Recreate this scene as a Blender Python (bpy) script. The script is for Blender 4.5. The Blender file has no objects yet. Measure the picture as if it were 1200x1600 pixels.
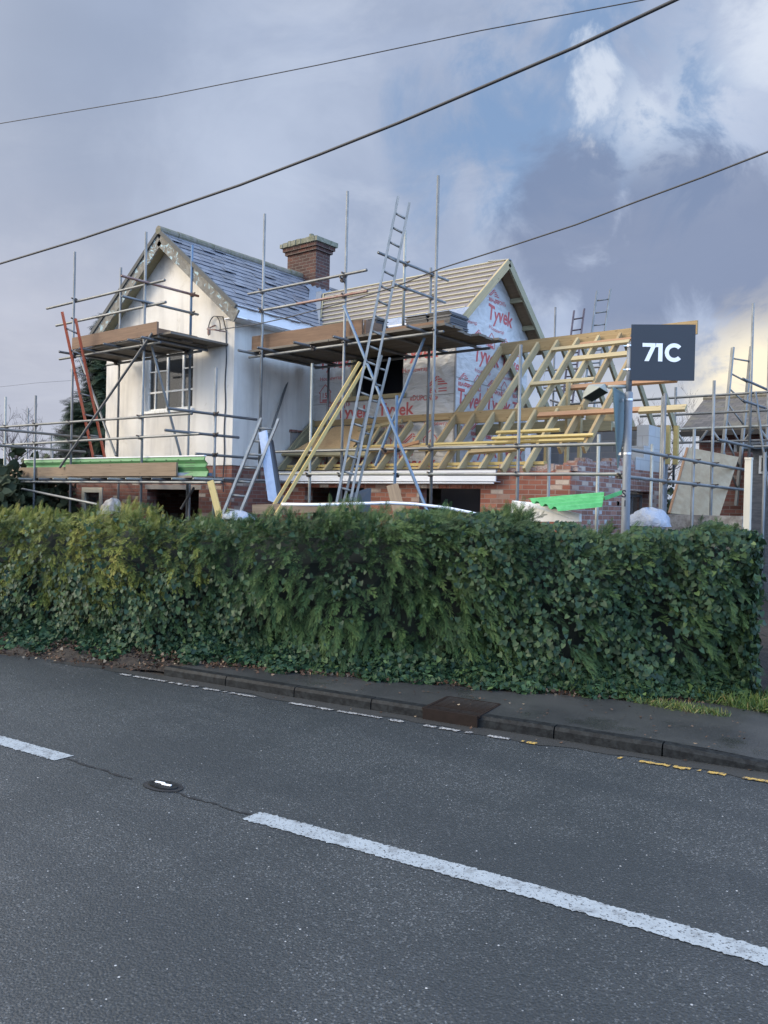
import bpy, math, random
import numpy as np
from mathutils import Vector, Matrix
random.seed(7); rng = np.random.default_rng(7)
sc = bpy.context.scene
col = sc.collection
R_ = math.radians

# ------------------------------------------------------------------ camera
FPX = 1293.0
PITCH, ROLL, YAW = R_(-0.578), R_(1.318), R_(38.39)
CAM = np.array([0, 0, 2.05])
cF = np.array([-math.sin(YAW)*math.cos(PITCH), math.cos(YAW)*math.cos(PITCH), math.sin(PITCH)])
cR0 = np.array([math.cos(YAW), math.sin(YAW), 0]); cU0 = np.cross(cR0, cF)
cR = math.cos(ROLL)*cR0 + math.sin(ROLL)*cU0
cU = -math.sin(ROLL)*cR0 + math.cos(ROLL)*cU0
cd = bpy.data.cameras.new('camera'); cam = bpy.data.objects.new('camera', cd); col.objects.link(cam)
cam.matrix_world = Matrix(((cR[0], cU[0], -cF[0], CAM[0]), (cR[1], cU[1], -cF[1], CAM[1]), (cR[2], cU[2], -cF[2], CAM[2]), (0, 0, 0, 1)))
cd.sensor_fit = 'VERTICAL'; cd.sensor_height = 36; cd.lens = FPX/1600*36
cd.clip_start = 0.05; cd.clip_end = 3000
sc.camera = cam
# survey helpers: sight line through a photo point, met with a wall plane of the house
def ray(x, y): return cF + (x-600)/FPX*cR - (y-800)/FPX*cU
def OX(x, y, c): d = ray(x, y); return CAM + (c-CAM[0])/d[0]*d
def OY(x, y, c): d = ray(x, y); return CAM + (c-CAM[1])/d[1]*d
def OZ(x, y, c): d = ray(x, y); return CAM + (c-CAM[2])/d[2]*d
def AT(x, y, dep): return CAM + dep*ray(x, y)
def PX(p):
    v = np.array(p, float)-CAM; return 600+FPX*(v@cR)/(v@cF), 800-FPX*(v@cU)/(v@cF)

# ------------------------------------------------------------------ view, sun, sky
sc.view_settings.view_transform = 'Standard'; sc.view_settings.look = 'None'
sc.view_settings.exposure = 0.0; sc.view_settings.gamma = 1.0
SUN_DIR = Vector((-0.62, -0.62, 0.42)).normalized()
sl = bpy.data.lights.new('sun', 'SUN'); sl.energy = 2.5; sl.angle = R_(20); sl.color = (1.0, 0.87, 0.70)
so = bpy.data.objects.new('sun', sl); col.objects.link(so)
so.rotation_euler = SUN_DIR.to_track_quat('Z', 'Y').to_euler(); so.location = (0, 0, 30)
W = bpy.data.worlds.new('World'); sc.world = W; W.use_nodes = True
nt = W.node_tree; nt.nodes.clear(); N = nt.nodes; L = nt.links
def wn(t, **k):
    n = N.new(t)
    for a, b in k.items(): setattr(n, a, b)
    return n
def wmath(op, a, b=None, clamp=False):
    n = N.new('ShaderNodeMath'); n.operation = op; n.use_clamp = clamp
    for i, v in enumerate((a, b)):
        if v is None: continue
        if isinstance(v, (int, float)): n.inputs[i].default_value = v
        else: L.new(v, n.inputs[i])
    return n.outputs[0]
def wmix(f, a, b):
    n = N.new('ShaderNodeMix'); n.data_type = 'RGBA'
    if isinstance(f, (int, float)): n.inputs[0].default_value = f
    else: L.new(f, n.inputs[0])
    for i, v in ((6, a), (7, b)):
        if isinstance(v, tuple): n.inputs[i].default_value = (*v, 1)
        else: L.new(v, n.inputs[i])
    return n.outputs[2]
def ss(v, a, b):
    n = N.new('ShaderNodeMapRange'); n.interpolation_type = 'SMOOTHSTEP'
    L.new(v, n.inputs[0]); n.inputs[1].default_value = a; n.inputs[2].default_value = b
    return n.outputs[0]
sky = wn('ShaderNodeTexSky'); sky.sky_type = 'NISHITA'; sky.sun_disc = False
sky.sun_elevation = math.asin(SUN_DIR.z); sky.sun_rotation = math.atan2(SUN_DIR.x, SUN_DIR.y)
tc = wn('ShaderNodeTexCoord'); DIR = tc.outputs['Generated']
sep = wn('ShaderNodeSeparateXYZ'); L.new(DIR, sep.inputs[0])
zz = wmath('ADD', wmath('MAXIMUM', sep.outputs[2], 0.0), 0.22)
cmb = wn('ShaderNodeCombineXYZ')
L.new(wmath('DIVIDE', sep.outputs[0], zz), cmb.inputs[0]); L.new(wmath('DIVIDE', sep.outputs[1], zz), cmb.inputs[1])
def noise(vec, scale, detail, rough=.55, off=(0, 0, 0), dist=0.0):
    m = wn('ShaderNodeMapping'); L.new(vec, m.inputs[0]); m.inputs['Location'].default_value = off
    n = wn('ShaderNodeTexNoise'); n.inputs['Scale'].default_value = scale; n.inputs['Detail'].default_value = detail
    n.inputs['Roughness'].default_value = rough; n.inputs['Distortion'].default_value = dist
    L.new(m.outputs[0], n.inputs['Vector']); return n.outputs['Fac']
def wblob(px, py, a0, a1, wob=None, wamp=0.0):
    d = ray(px, py); d = d/np.linalg.norm(d)
    n = wn('ShaderNodeVectorMath'); n.operation = 'DOT_PRODUCT'; L.new(DIR, n.inputs[0]); n.inputs[1].default_value = tuple(d)
    v = wmath('ARCCOSINE', n.outputs['Value'])
    if wob is not None: v = wmath('ADD', v, wmath('MULTIPLY', wmath('SUBTRACT', wob, 0.5), wamp))
    return ss(v, R_(a1), R_(a0))
n1 = noise(cmb.outputs[0], 1.3, 7, .55, (3.1, 1.7, 0), .3)
n2 = noise(cmb.outputs[0], 3.4, 9, .62, (7.7, 2.2, 0), .5)
n3 = noise(DIR, 3.0, 6, .6, (1.0, 4.0, 2.0), .4)
n4 = noise(DIR, 9.0, 8, .62, (5.0, 1.0, 2.0), .6)
cl = wmix(ss(n1, .30, .70), (.335, .405, .560), (.470, .555, .740))
cl = wmix(wmath('MULTIPLY', ss(n2, .42, .74), .5), cl, (.60, .665, .80))
cl = wmix(wmath('MULTIPLY', wblob(60, 620, 4, 24), .6), cl, (.60, .60, .665))       # pinkish low left
cl = wmix(wmath('MULTIPLY', wblob(50, 120, 3, 20, n3, .5), .60), cl, (.335, .405, .550))
cl = wmix(wmath('MULTIPLY', wblob(420, 250, 2, 12, n3, .4), .65), cl, (.57, .65, .815))
# broken blue gap, upper right
gap = wmath('MAXIMUM', wblob(790, 225, .5, 7.5, n4, .30), wblob(860, 150, .5, 8.5, n4, .35))
gap2 = wmath('MAXIMUM', wblob(860, 90, 2.5, 7.5, n4, .3), wblob(985, 190, 2.5, 7.5, n4, .3))
gapm = wmath('MULTIPLY', wmath('MAXIMUM', gap, wmath('MULTIPLY', gap2, .95)), ss(n4, .74, .42))
skyb = N.new('ShaderNodeVectorMath'); skyb.operation = 'SCALE'; L.new(sky.outputs[0], skyb.inputs[0]); skyb.inputs['Scale'].default_value = 0.085
blue = wmix(.55, skyb.outputs[0], (.33, .52, .86))
allc = wmix(wmath('MULTIPLY', gapm, .92), cl, blue)
# dark bank to the right over the new roof
bank = wblob(905, 335, 2.0, 5.2, n4, .22)
for bx_, by_, r0_, r1_ in ((1050, 350, 3.0, 5.8), (1190, 390, 3.5, 6.0), (1000, 430, 2.5, 5.5), (850, 410, 1.5, 5.0), (1320, 380, 4, 8)): bank = wmath('MAXIMUM', bank, wblob(bx_, by_, r0_, r1_, n4, .22))
allc = wmix(wmath('MULTIPLY', bank, .80), allc, (.215, .270, .415))
# bright torn white puffs
puff = wblob(945, 135, .4, 2.6, n4, .22); puff = wmath('MAXIMUM', puff, wmath('MULTIPLY', wblob(1010, 175, 1.0, 5.0, n4, .35), ss(n4, .40, .60)))
puff2 = wmath('MULTIPLY', wblob(1110, 150, 1.0, 7.0, n4, .4), ss(n4, .36, .62))
puff3 = wblob(1215, 50, .5, 4.5, n4, .2)
pf = wmath('MAXIMUM', wmath('MAXIMUM', puff, wmath('MULTIPLY', puff2, .55)), puff3)
allc = wmix(wmath('MULTIPLY', pf, .72), allc, (.80, .86, .96))
# cream light low on the right, behind the clouds
glow = wmath('MULTIPLY', wblob(1190, 610, 1.5, 6.3, n4, .22), wmath('ADD', .45, ss(n4, .36, .60)), True)
allc = wmix(wmath('MULTIPLY', glow, .97), allc, (1.12, 1.0, .76))
glow2 = wblob(1010, 660, 1.0, 7.5, n4, .12)
allc = wmix(wmath('MULTIPLY', glow2, .45), allc, (.80, .78, .74))
# the part of the sky on the street's right is clearer and bluer
sideb = ss(sep.outputs[0], .10, .70)
allc = wmix(wmath('MULTIPLY', sideb, .75), allc, (.27, .45, .78))
warmb = N.new('ShaderNodeVectorMath'); warmb.operation = 'DOT_PRODUCT'; L.new(DIR, warmb.inputs[0]); warmb.inputs[1].default_value = tuple(SUN_DIR)
allc = wmix(wmath('MULTIPLY', ss(warmb.outputs['Value'], .35, .9), .85), allc, (.60, .55, .47))
# extra sky brightness added overhead, right and toward the sun, to light the walls
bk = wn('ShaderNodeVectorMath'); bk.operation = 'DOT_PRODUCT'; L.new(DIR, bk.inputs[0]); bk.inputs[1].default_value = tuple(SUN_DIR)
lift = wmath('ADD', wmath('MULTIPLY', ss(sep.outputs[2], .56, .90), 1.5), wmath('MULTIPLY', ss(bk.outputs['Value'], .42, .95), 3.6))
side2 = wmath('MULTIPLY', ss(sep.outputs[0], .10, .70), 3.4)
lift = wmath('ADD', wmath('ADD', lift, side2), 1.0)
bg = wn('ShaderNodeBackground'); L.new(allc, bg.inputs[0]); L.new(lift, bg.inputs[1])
wo = wn('ShaderNodeOutputWorld'); L.new(bg.outputs[0], wo.inputs[0])

# ------------------------------------------------------------------ materials
MAT = {}
def mk(name):
    m = bpy.data.materials.new(name); m.use_nodes = True; t = m.node_tree
    b = t.nodes['Principled BSDF']; MAT[name] = m
    return m, t, b
class NB:
    """small node builder"""
    def __init__(s, t, b): s.t = t; s.b = b; s.N = t.nodes; s.L = t.links
    def loc(s, scale=(1, 1, 1)):
        a = s.N.new('ShaderNodeAttribute'); a.attribute_name = 'loc'
        m = s.N.new('ShaderNodeMapping'); m.inputs['Scale'].default_value = scale; s.L.new(a.outputs['Vector'], m.inputs[0]); return m.outputs[0]
    def loc_x(s, v):
        n = s.N.new('ShaderNodeSeparateXYZ'); s.L.new(v, n.inputs[0]); return n.outputs[0]
    def rnd(s):
        a = s.N.new('ShaderNodeAttribute'); a.attribute_name = 'rnd'; return a.outputs['Fac']
    def obj(s, scale=(1, 1, 1)):
        a = s.N.new('ShaderNodeNewGeometry'); m = s.N.new('ShaderNodeMapping'); m.inputs['Scale'].default_value = scale
        s.L.new(a.outputs['Position'], m.inputs[0]); return m.outputs[0]
    def noise(s, vec, scale, detail=4, rough=.55, dist=0):
        n = s.N.new('ShaderNodeTexNoise'); n.inputs['Scale'].default_value = scale; n.inputs['Detail'].default_value = detail
        n.inputs['Roughness'].default_value = rough; n.inputs['Distortion'].default_value = dist; s.L.new(vec, n.inputs['Vector']); return n.outputs['Fac']
    def vor(s, vec, scale, feat='F1', out='Distance'):
        n = s.N.new('ShaderNodeTexVoronoi'); n.feature = feat; n.inputs['Scale'].default_value = scale; s.L.new(vec, n.inputs['Vector']); return n.outputs[out]
    def ramp(s, f, stops):
        r = s.N.new('ShaderNodeValToRGB'); e = r.color_ramp.elements
        while len(e) < len(stops): e.new(.5)
        for i, (p, c) in enumerate(stops): e[i].position = p; e[i].color = (*c, 1)
        s.L.new(f, r.inputs[0]); return r.outputs[0]
    def step(s, f, a, b):
        n = s.N.new('ShaderNodeMapRange'); n.interpolation_type = 'SMOOTHSTEP'; s.L.new(f, n.inputs[0])
        n.inputs[1].default_value = a; n.inputs[2].default_value = b; return n.outputs[0]
    def math(s, op, a, b=0.0, clamp=False):
        n = s.N.new('ShaderNodeMath'); n.operation = op; n.use_clamp = clamp
        for i, v in enumerate((a, b)):
            if isinstance(v, (int, float)): n.inputs[i].default_value = v
            else: s.L.new(v, n.inputs[i])
        return n.outputs[0]
    def mix(s, f, a, b, mode='MIX'):
        n = s.N.new('ShaderNodeMix'); n.data_type = 'RGBA'; n.blend_type = mode
        if isinstance(f, (int, float)): n.inputs[0].default_value = f
        else: s.L.new(f, n.inputs[0])
        for i, v in ((6, a), (7, b)):
            if isinstance(v, tuple): n.inputs[i].default_value = (*v, 1)
            else: s.L.new(v, n.inputs[i])
        return n.outputs[2]
    def col(s, c):
        if isinstance(c, tuple): s.b.inputs['Base Color'].default_value = (*c, 1)
        else: s.L.new(c, s.b.inputs['Base Color'])
    def rough(s, c):
        if isinstance(c, (int, float)): s.b.inputs['Roughness'].default_value = c
        else: s.L.new(c, s.b.inputs['Roughness'])
    def bump(s, h, strength=.5, dist=.01):
        n = s.N.new('ShaderNodeBump'); n.inputs['Strength'].default_value = strength; n.inputs['Distance'].default_value = dist
        s.L.new(h, n.inputs['Height']); s.L.new(n.outputs[0], s.b.inputs['Normal'])
def nb(name):
    m, t, b = mk(name); return NB(t, b)

def tube_mat(name, c1, c2, metal=.45):
    q = nb(name); v = q.loc((1.5, 8, 8)); f = q.noise(v, 3, 5, .65); g = q.noise(q.loc((9, 30, 30)), 2, 3)
    c = q.mix(q.step(f, .38, .66), c1, c2); c = q.mix(q.math('MULTIPLY', q.step(g, .60, .74), .4), c, (.34, .335, .31))
    c = q.mix(q.math('MULTIPLY', q.rnd(), .35), c, tuple(x*.55 for x in c1))
    q.col(c); q.rough(.52); q.b.inputs['Metallic'].default_value = metal; q.bump(f, .25, .004)
tube_mat('galvanised tube', (.165, .175, .178), (.26, .268, .262))
tube_mat('pale tube', (.27, .285, .265), (.40, .41, .37), .3)
tube_mat('blue tube', (.095, .17, .27), (.17, .22, .27), .1)
tube_mat('rusty tube', (.23, .105, .075), (.30, .25, .23), .1)
tube_mat('dark tube', (.13, .135, .14), (.21, .215, .22), .4)
tube_mat('coupler', (.055, .045, .04), (.12, .10, .09), .5)
tube_mat('aluminium', (.19, .195, .185), (.30, .30, .285), .25)
tube_mat('red ladder paint', (.55, .105, .045), (.48, .13, .07), 0)
tube_mat('dark ladder', (.07, .05, .06), (.13, .10, .11), .2)
tube_mat('lamp post paint', (.15, .17, .195), (.20, .22, .245), .15)

def wood_mat(name, c1, c2, c3, grain=1.0):
    q = nb(name); v = q.loc((1.2, 26, 26)); f = q.noise(v, 1.6, 5, .6, .4)
    big = q.noise(q.loc((1.2, 3, 3)), 1.5, 4)
    kn = q.step(q.vor(q.loc((3.0, 9, 9)), 1.1), .13, .05)
    c = q.mix(q.step(f, .34, .68), c1, c2); c = q.mix(q.math('MULTIPLY', q.step(big, .5, .75), .6), c, c3)
    c = q.mix(q.math('MULTIPLY', kn, .75), c, tuple(x*.33 for x in c1))
    c = q.mix(q.math('MULTIPLY', q.rnd(), .45), c, c3)
    q.col(c); q.rough(.72); q.bump(f, .25, .003)
wood_mat('new timber', (0.296, 0.199, 0.089), (0.385, 0.273, 0.132), (0.248, 0.189, 0.099))
wood_mat('pale timber', (0.348, 0.273, 0.142), (0.429, 0.343, 0.185), (0.296, 0.252, 0.152))
wood_mat('yellow batten', (0.444, 0.329, 0.112), (0.503, 0.385, 0.158), (0.385, 0.294, 0.119))
wood_mat('grey batten', (.37, .325, .215), (.46, .41, .27), (.30, .27, .19))
wood_mat('greenish timber', (.255, .225, .135), (.35, .31, .19), (.21, .20, .13))
wood_mat('orange timber', (0.311, 0.158, 0.076), (0.355, 0.203, 0.099), (0.266, 0.140, 0.073))
wood_mat('toe board', (.150, .085, .048), (.220, .130, .075), (.105, .06, .036))
wood_mat('scaffold board', (.115, .098, .078), (.20, .172, .135), (.085, .075, .062))
wood_mat('weathered board', (.205, .145, .092), (.28, .205, .135), (.14, .10, .065))
wood_mat('brown plank', (.22, .15, .085), (.30, .21, .12), (.17, .12, .075))

q = nb('osb sheet'); f = q.vor(q.loc((1, 1, 1)), 34, 'F1', 'Color'); n = q.noise(q.loc(), 2.2, 6)
c = q.mix(.5, q.mix(q.noise(q.loc((1, 2.5, 1)), 22, 3), (.38, .235, .11), (.58, .40, .21)), q.mix(f, (.38, .25, .12), (.55, .38, .2)))
q.col(q.mix(q.math('MULTIPLY', q.step(n, .55, .72), .45), c, (.33, .19, .09))); q.rough(.7)
q = nb('leaning board face'); n = q.noise(q.loc((1, 1, 1)), 9, 8, .7); m_ = q.noise(q.loc((1, .5, 1)), 1.6, 5)
q.col(q.mix(q.step(n, .35, .7), q.mix(m_, (.24, .18, .11), (.35, .28, .18)), (.36, .30, .20))); q.rough(.8)

def brick_mat(name, c1, c2, c3, mort, pale=.0):
    q = nb(name)
    v = q.loc((1, 1, 1))
    w = q.N.new('ShaderNodeVectorMath'); w.operation = 'ADD'
    nz = q.N.new('ShaderNodeTexNoise'); nz.inputs['Scale'].default_value = 7; q.L.new(v, nz.inputs['Vector'])
    sc_ = q.N.new('ShaderNodeVectorMath'); sc_.operation = 'SCALE'; sc_.inputs['Scale'].default_value = .012; q.L.new(nz.outputs['Color'], sc_.inputs[0])
    q.L.new(v, w.inputs[0]); q.L.new(sc_.outputs[0], w.inputs[1])
    br = q.N.new('ShaderNodeTexBrick'); q.L.new(w.outputs[0], br.inputs['Vector'])
    br.inputs['Scale'].default_value = 1; br.inputs['Brick Width'].default_value = .225; br.inputs['Row Height'].default_value = .075
    br.inputs['Mortar Size'].default_value = .007; br.inputs['Mortar Smooth'].default_value = .2; br.inputs['Bias'].default_value = 0
    br.inputs['Color1'].default_value = (0, 0, 0, 1); br.inputs['Color2'].default_value = (1, 1, 1, 1); br.inputs['Mortar'].default_value = (.5, .5, .5, 1)
    cc = q.ramp(br.outputs['Color'], [(0, c1), (.35, c2), (.62, c3), (.86, tuple(x*.62 for x in c1)), (1, (.50, .42, .34) if pale >= 0 else c3)])
    n = q.noise(v, 5, 6, .65); n2 = q.noise(v, 40, 4)
    cc = q.mix(q.math('MULTIPLY', q.step(n, .45, .75), .55), cc, tuple(x*.6 for x in c2))
    cc = q.mix(q.math('MULTIPLY', q.step(n2, .55, .8), .4), cc, mort)
    cc = q.mix(q.math('MULTIPLY', br.outputs['Fac'], .85), cc, mort)
    q.col(cc); q.rough(.85)
    h = q.math('SUBTRACT', q.math('MULTIPLY', n2, .3), br.outputs['Fac']); q.bump(h, .6, .008)
brick_mat('orange brick', (.30, .105, .065), (.235, .08, .052), (.36, .145, .09), (.27, .22, .185))
brick_mat('old brick', (.225, .085, .06), (.17, .07, .055), (.28, .12, .085), (.20, .17, .15))
brick_mat('pink brick', (.25, .115, .08), (.205, .09, .065), (.30, .16, .12), (.30, .27, .25), 1)
brick_mat('chimney brick', (.075, .030, .022), (.055, .026, .021), (.115, .042, .027), (.14, .12, .10), -1)

q = nb('grey blockwork'); v = q.loc(); br = q.N.new('ShaderNodeTexBrick'); q.L.new(v, br.inputs['Vector']); br.inputs['Scale'].default_value = 1
br.inputs['Brick Width'].default_value = .45; br.inputs['Row Height'].default_value = .225; br.inputs['Mortar Size'].default_value = .008
br.inputs['Color1'].default_value = (.17, .18, .19, 1); br.inputs['Color2'].default_value = (.27, .28, .30, 1); br.inputs['Mortar'].default_value = (.30, .29, .28, 1)
q.col(q.mix(q.math('MULTIPLY', q.noise(v, 6, 6), .6), br.outputs['Color'], (.15, .15, .15))); q.rough(.9); q.bump(q.noise(v, 60, 3), .3, .005)
q = nb('pale block'); v = q.loc(); br = q.N.new('ShaderNodeTexBrick'); q.L.new(v, br.inputs['Vector']); br.inputs['Scale'].default_value = 1
br.inputs['Brick Width'].default_value = .45; br.inputs['Row Height'].default_value = .225; br.inputs['Mortar Size'].default_value = .008
br.inputs['Color1'].default_value = (.42, .43, .44, 1); br.inputs['Color2'].default_value = (.48, .46, .41, 1); br.inputs['Mortar'].default_value = (.33, .32, .30, 1)
q.col(q.mix(q.math('MULTIPLY', q.noise(v, 5, 6), .6), br.outputs['Color'], (.30, .30, .29))); q.rough(.9)

q = nb('white render'); v = q.obj(); n1_ = q.noise(v, 1.1, 7, .6); n2_ = q.noise(q.obj((3.5, 3.5, .35)), 1.3, 6, .6); n3_ = q.noise(v, 30, 4); n4_ = q.noise(v, 2.6, 8, .7, .8)
c = q.mix(q.step(n1_, .35, .72), (.70, .675, .62), (.60, .565, .50))
c = q.mix(q.math('MULTIPLY', q.step(n2_, .44, .74), .55), c, (.40, .385, .36))
c = q.mix(q.math('MULTIPLY', q.step(n4_, .60, .68), .30), c, (.42, .38, .31))
c = q.mix(q.math('MULTIPLY', q.step(q.noise(v, 3.3, 9, .75, 1.2), .66, .69), .35), c, (.30, .27, .22))
q.col(c); q.rough(.82); q.bump(q.math('ADD', n3_, q.math('MULTIPLY', n1_, 2.0)), .28, .008)
q = nb('exposed render'); q.col(q.mix(q.noise(q.obj(), 7, 7, .7), (.20, .19, .18), (.36, .33, .30))); q.rough(.9)
q = nb('white fascia'); q.col(q.mix(q.math('MULTIPLY', q.noise(q.obj((1, 1, 6)), 3, 4), .35), (.78, .79, .80), (.60, .60, .60))); q.rough(.35)
q = nb('house wrap'); v = q.obj(); a = q.noise(q.obj((1.3, 1.3, 2.8)), 1.7, 5, .5, 1.6); w_ = q.N.new('ShaderNodeTexWave'); w_.bands_direction = 'DIAGONAL'
w_.inputs['Scale'].default_value = 1.1; w_.inputs['Distortion'].default_value = 9; w_.inputs['Detail'].default_value = 3; w_.inputs['Detail Scale'].default_value = 1.4; q.L.new(v, w_.inputs[0])
q.col(q.mix(q.step(a, .4, .7), (.50, .495, .48), (.42, .415, .40))); q.rough(.42); q.bump(q.math('ADD', a, q.math('MULTIPLY', w_.outputs['Fac'], .35)), .55, .05)
q = nb('wrap print'); q.col(q.mix(q.noise(q.obj(), 9, 4), (.50, .075, .07), (.40, .11, .11))); q.rough(.6)
q = nb('roof membrane'); n = q.noise(q.obj((1.5, 5, 5)), 2.2, 6, .6, .6)
q.col(q.mix(q.step(n, .35, .7), (.20, .18, .18), (.14, .125, .125))); q.rough(.7); q.bump(n, .4, .02)
q = nb('slate'); v = q.obj(); n = q.noise(v, 3, 6, .65); g = q.noise(v, 28, 4, .6)
c = q.ramp(q.rnd(), [(0, (.115, .125, .15)), (.5, (.145, .16, .19)), (.85, (.175, .19, .22)), (1, (.10, .105, .12))])
c = q.mix(q.math('MULTIPLY', q.step(n, .48, .66), .45), c, (.07, .075, .08)); c = q.mix(q.math('MULTIPLY', q.step(g, .6, .75), .3), c, (.27, .29, .30))
q.col(c); q.rough(q.math('ADD', .22, q.math('MULTIPLY', n, .35))); q.bump(g, .3, .004)
q = nb('black slate stack'); q.col(q.mix(q.rnd(), (.028, .030, .036), (.07, .075, .085))); q.rough(.45)
q = nb('mossy ridge tile'); n = q.noise(q.obj(), 9, 7, .7); q.col(q.mix(q.step(n, .35, .7), (.20, .175, .145), (.125, .125, .075))); q.rough(.9); q.bump(n, .5, .02)
q = nb('weathered bargeboard'); n = q.noise(q.obj(), 8, 8, .72, .5); m_ = q.noise(q.obj(), 5, 8, .75, 1.0)
c = q.mix(q.step(n, .42, .62), (.145, .135, .115), (.22, .21, .18)); c = q.mix(q.step(m_, .555, .585), c, (.36, .50, .54)); q.col(c); q.rough(.85); q.bump(m_, .5, .01)
q = nb('cement verge'); q.col(q.mix(q.noise(q.obj(), 14, 6, .7), (.06, .062, .06), (.13, .13, .12))); q.rough(.9)
q = nb('chimney cap'); n = q.noise(q.obj(), 12, 7, .7); q.col(q.mix(q.step(n, .35, .7), (.225, .22, .17), (.12, .125, .075))); q.rough(.9); q.bump(n, .5, .02)
q = nb('lead'); q.col(q.mix(q.noise(q.obj(), 5, 5), (.14, .165, .20), (.24, .27, .31))); q.rough(.5); q.b.inputs['Metallic'].default_value = .3
q = nb('window frame'); n = q.noise(q.obj(), 20, 6, .7); q.col(q.mix(q.step(n, .52, .68), (.80, .80, .76), (.50, .48, .40))); q.rough(.6)
q = nb('glass'); q.col((.03, .035, .04)); q.rough(.05); q.b.inputs['Specular IOR Level'].default_value = .8
q.b.inputs['Alpha'].default_value = .42
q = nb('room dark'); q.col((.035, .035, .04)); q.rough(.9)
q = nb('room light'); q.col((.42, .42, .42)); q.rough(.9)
q = nb('black rubber'); q.col((.012, .012, .014)); q.rough(.4)
q = nb('black sheet'); q.col(q.mix(q.noise(q.obj(), 4, 5), (.018, .02, .024), (.05, .055, .065))); q.rough(.35)
q = nb('green plastic'); n = q.noise(q.obj(), 9, 7, .7); q.col(q.mix(q.step(n, .4, .65), (.055, .31, .095), (.09, .40, .14))); q.rough(.35)
q = nb('green tray'); n = q.noise(q.loc((1, 1, 1)), 3, 4); q.col(q.mix(n, (.075, .20, .08), (.11, .27, .11))); q.rough(.45)
q = nb('white polythene'); n = q.noise(q.obj(), 5, 5, .6, 1.5); q.col((.27, .31, .38)); q.rough(.3); q.bump(n, .9, .05)
q.b.inputs['Subsurface Weight'].default_value = 0
q = nb('blue-white sheet'); n = q.noise(q.obj(), 8, 5, .6); q.col(q.mix(q.step(n, .45, .6), (.36, .42, .52), (.31, .37, .48))); q.rough(.4); q.bump(n, .4, .02)
q = nb('navy tarpaulin'); n = q.noise(q.obj(), 5, 5, .6, 1); q.col(q.mix(n, (.012, .022, .06), (.03, .05, .12))); q.rough(.4); q.bump(n, .9, .05)
q = nb('sign face'); q.col((.024, .029, .037)); q.rough(.55)
q = nb('sign white'); q.col((.88, .88, .88)); q.rough(.5)
q = nb('sign back'); n = q.noise(q.obj(), 5, 5); q.col(q.mix(n, (.095, .15, .16), (.15, .215, .225))); q.rough(.55)
q = nb('steel clip'); q.col((.6, .6, .6)); q.rough(.3); q.b.inputs['Metallic'].default_value = .9
q = nb('lantern body'); q.col(q.mix(q.noise(q.obj(), 12, 5), (.20, .22, .20), (.29, .31, .28))); q.rough(.5)
q = nb('lantern glass'); q.col((.035, .04, .04)); q.rough(.15)
q = nb('black print'); q.col((.015, .015, .015)); q.rough(.6)
q = nb('cream post'); q.col(q.mix(q.noise(q.obj((3, 3, .6)), 4, 5), (.66, .62, .50), (.56, .52, .42))); q.rough(.6)
q = nb('old tiles'); v = q.obj((1, 1, 1)); n = q.noise(v, 1.3, 6, .6); bb = q.N.new('ShaderNodeTexBrick'); q.L.new(q.loc(), bb.inputs['Vector']); bb.inputs['Scale'].default_value = 1
bb.inputs['Brick Width'].default_value = .24; bb.inputs['Row Height'].default_value = .20; bb.inputs['Mortar Size'].default_value = .012
bb.inputs['Color1'].default_value = (.07, .062, .055, 1); bb.inputs['Color2'].default_value = (.11, .098, .085, 1); bb.inputs['Mortar'].default_value = (.045, .04, .038, 1)
q.col(q.mix(q.math('MULTIPLY', q.step(n, .48, .7), .6), bb.outputs['Color'], (.13, .115, .065))); q.rough(.9)
q = nb('mortar rubble'); n = q.noise(q.obj(), 14, 6, .7); q.col(q.mix(q.step(n, .4, .65), (.36, .30, .27), (.24, .12, .09))); q.rough(.95); q.bump(n, 1, .03)
q = nb('concrete'); n = q.noise(q.obj(), 6, 7, .7); q.col(q.mix(q.step(n, .4, .62), (.16, .145, .13), (.30, .29, .27))); q.rough(.9)

# ground materials
q = nb('asphalt'); v = q.obj()
stone = q.vor(v, 120, 'F1', 'Color'); sd = q.vor(v, 75); big = q.noise(v, .8, 6, .6); med = q.noise(v, 22, 7, .7); fine = q.noise(v, 170, 4, .65)
trk = q.noise(q.obj((.10, 1.0, 1)), 1.6, 4, .6)
sh = q.N.new('ShaderNodeSeparateColor'); q.L.new(stone, sh.inputs[0])
c = q.mix(sh.outputs[0], (.022, .0255, .0275), (.058, .065, .068))
c = q.mix(q.math('MULTIPLY', q.step(fine, .48, .72), .6), c, (.080, .091, .099))
c = q.mix(q.math('MULTIPLY', q.step(med, .40, .66), .45), c, (.026, .028, .029))
c = q.mix(q.math('MULTIPLY', q.step(sh.outputs[2], .93, .95), .7), c, (.15, .16, .165))
c = q.mix(q.math('MULTIPLY', q.step(big, .42, .60), .5), c, (.020, .025, .028)); c = q.mix(q.math('MULTIPLY', q.step(trk, .42, .60), .40), c, (.026, .031, .035))
fl = q.vor(v, 24, 'F1', 'Color'); fs = q.N.new('ShaderNodeSeparateColor'); q.L.new(fl, fs.inputs[0]); fd = q.vor(v, 24)
fleck = q.math('MULTIPLY', q.step(fs.outputs[1], .965, .975), q.step(fd, .16, .11))
c = q.mix(fleck, c, (.40, .41, .41)); fl2 = q.vor(v, 60, 'F1', 'Color'); f2 = q.N.new('ShaderNodeSeparateColor'); q.L.new(fl2, f2.inputs[0])
c = q.mix(q.math('MULTIPLY', q.step(f2.outputs[0], .975, .985), q.step(q.vor(v, 60), .30, .2)), c, (.26, .27, .28)); q.col(c)
q.rough(q.math('ADD', .22, q.math('ADD', q.math('MULTIPLY', q.step(med, .35, .7), .18), q.math('MULTIPLY', big, .15))))
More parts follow.
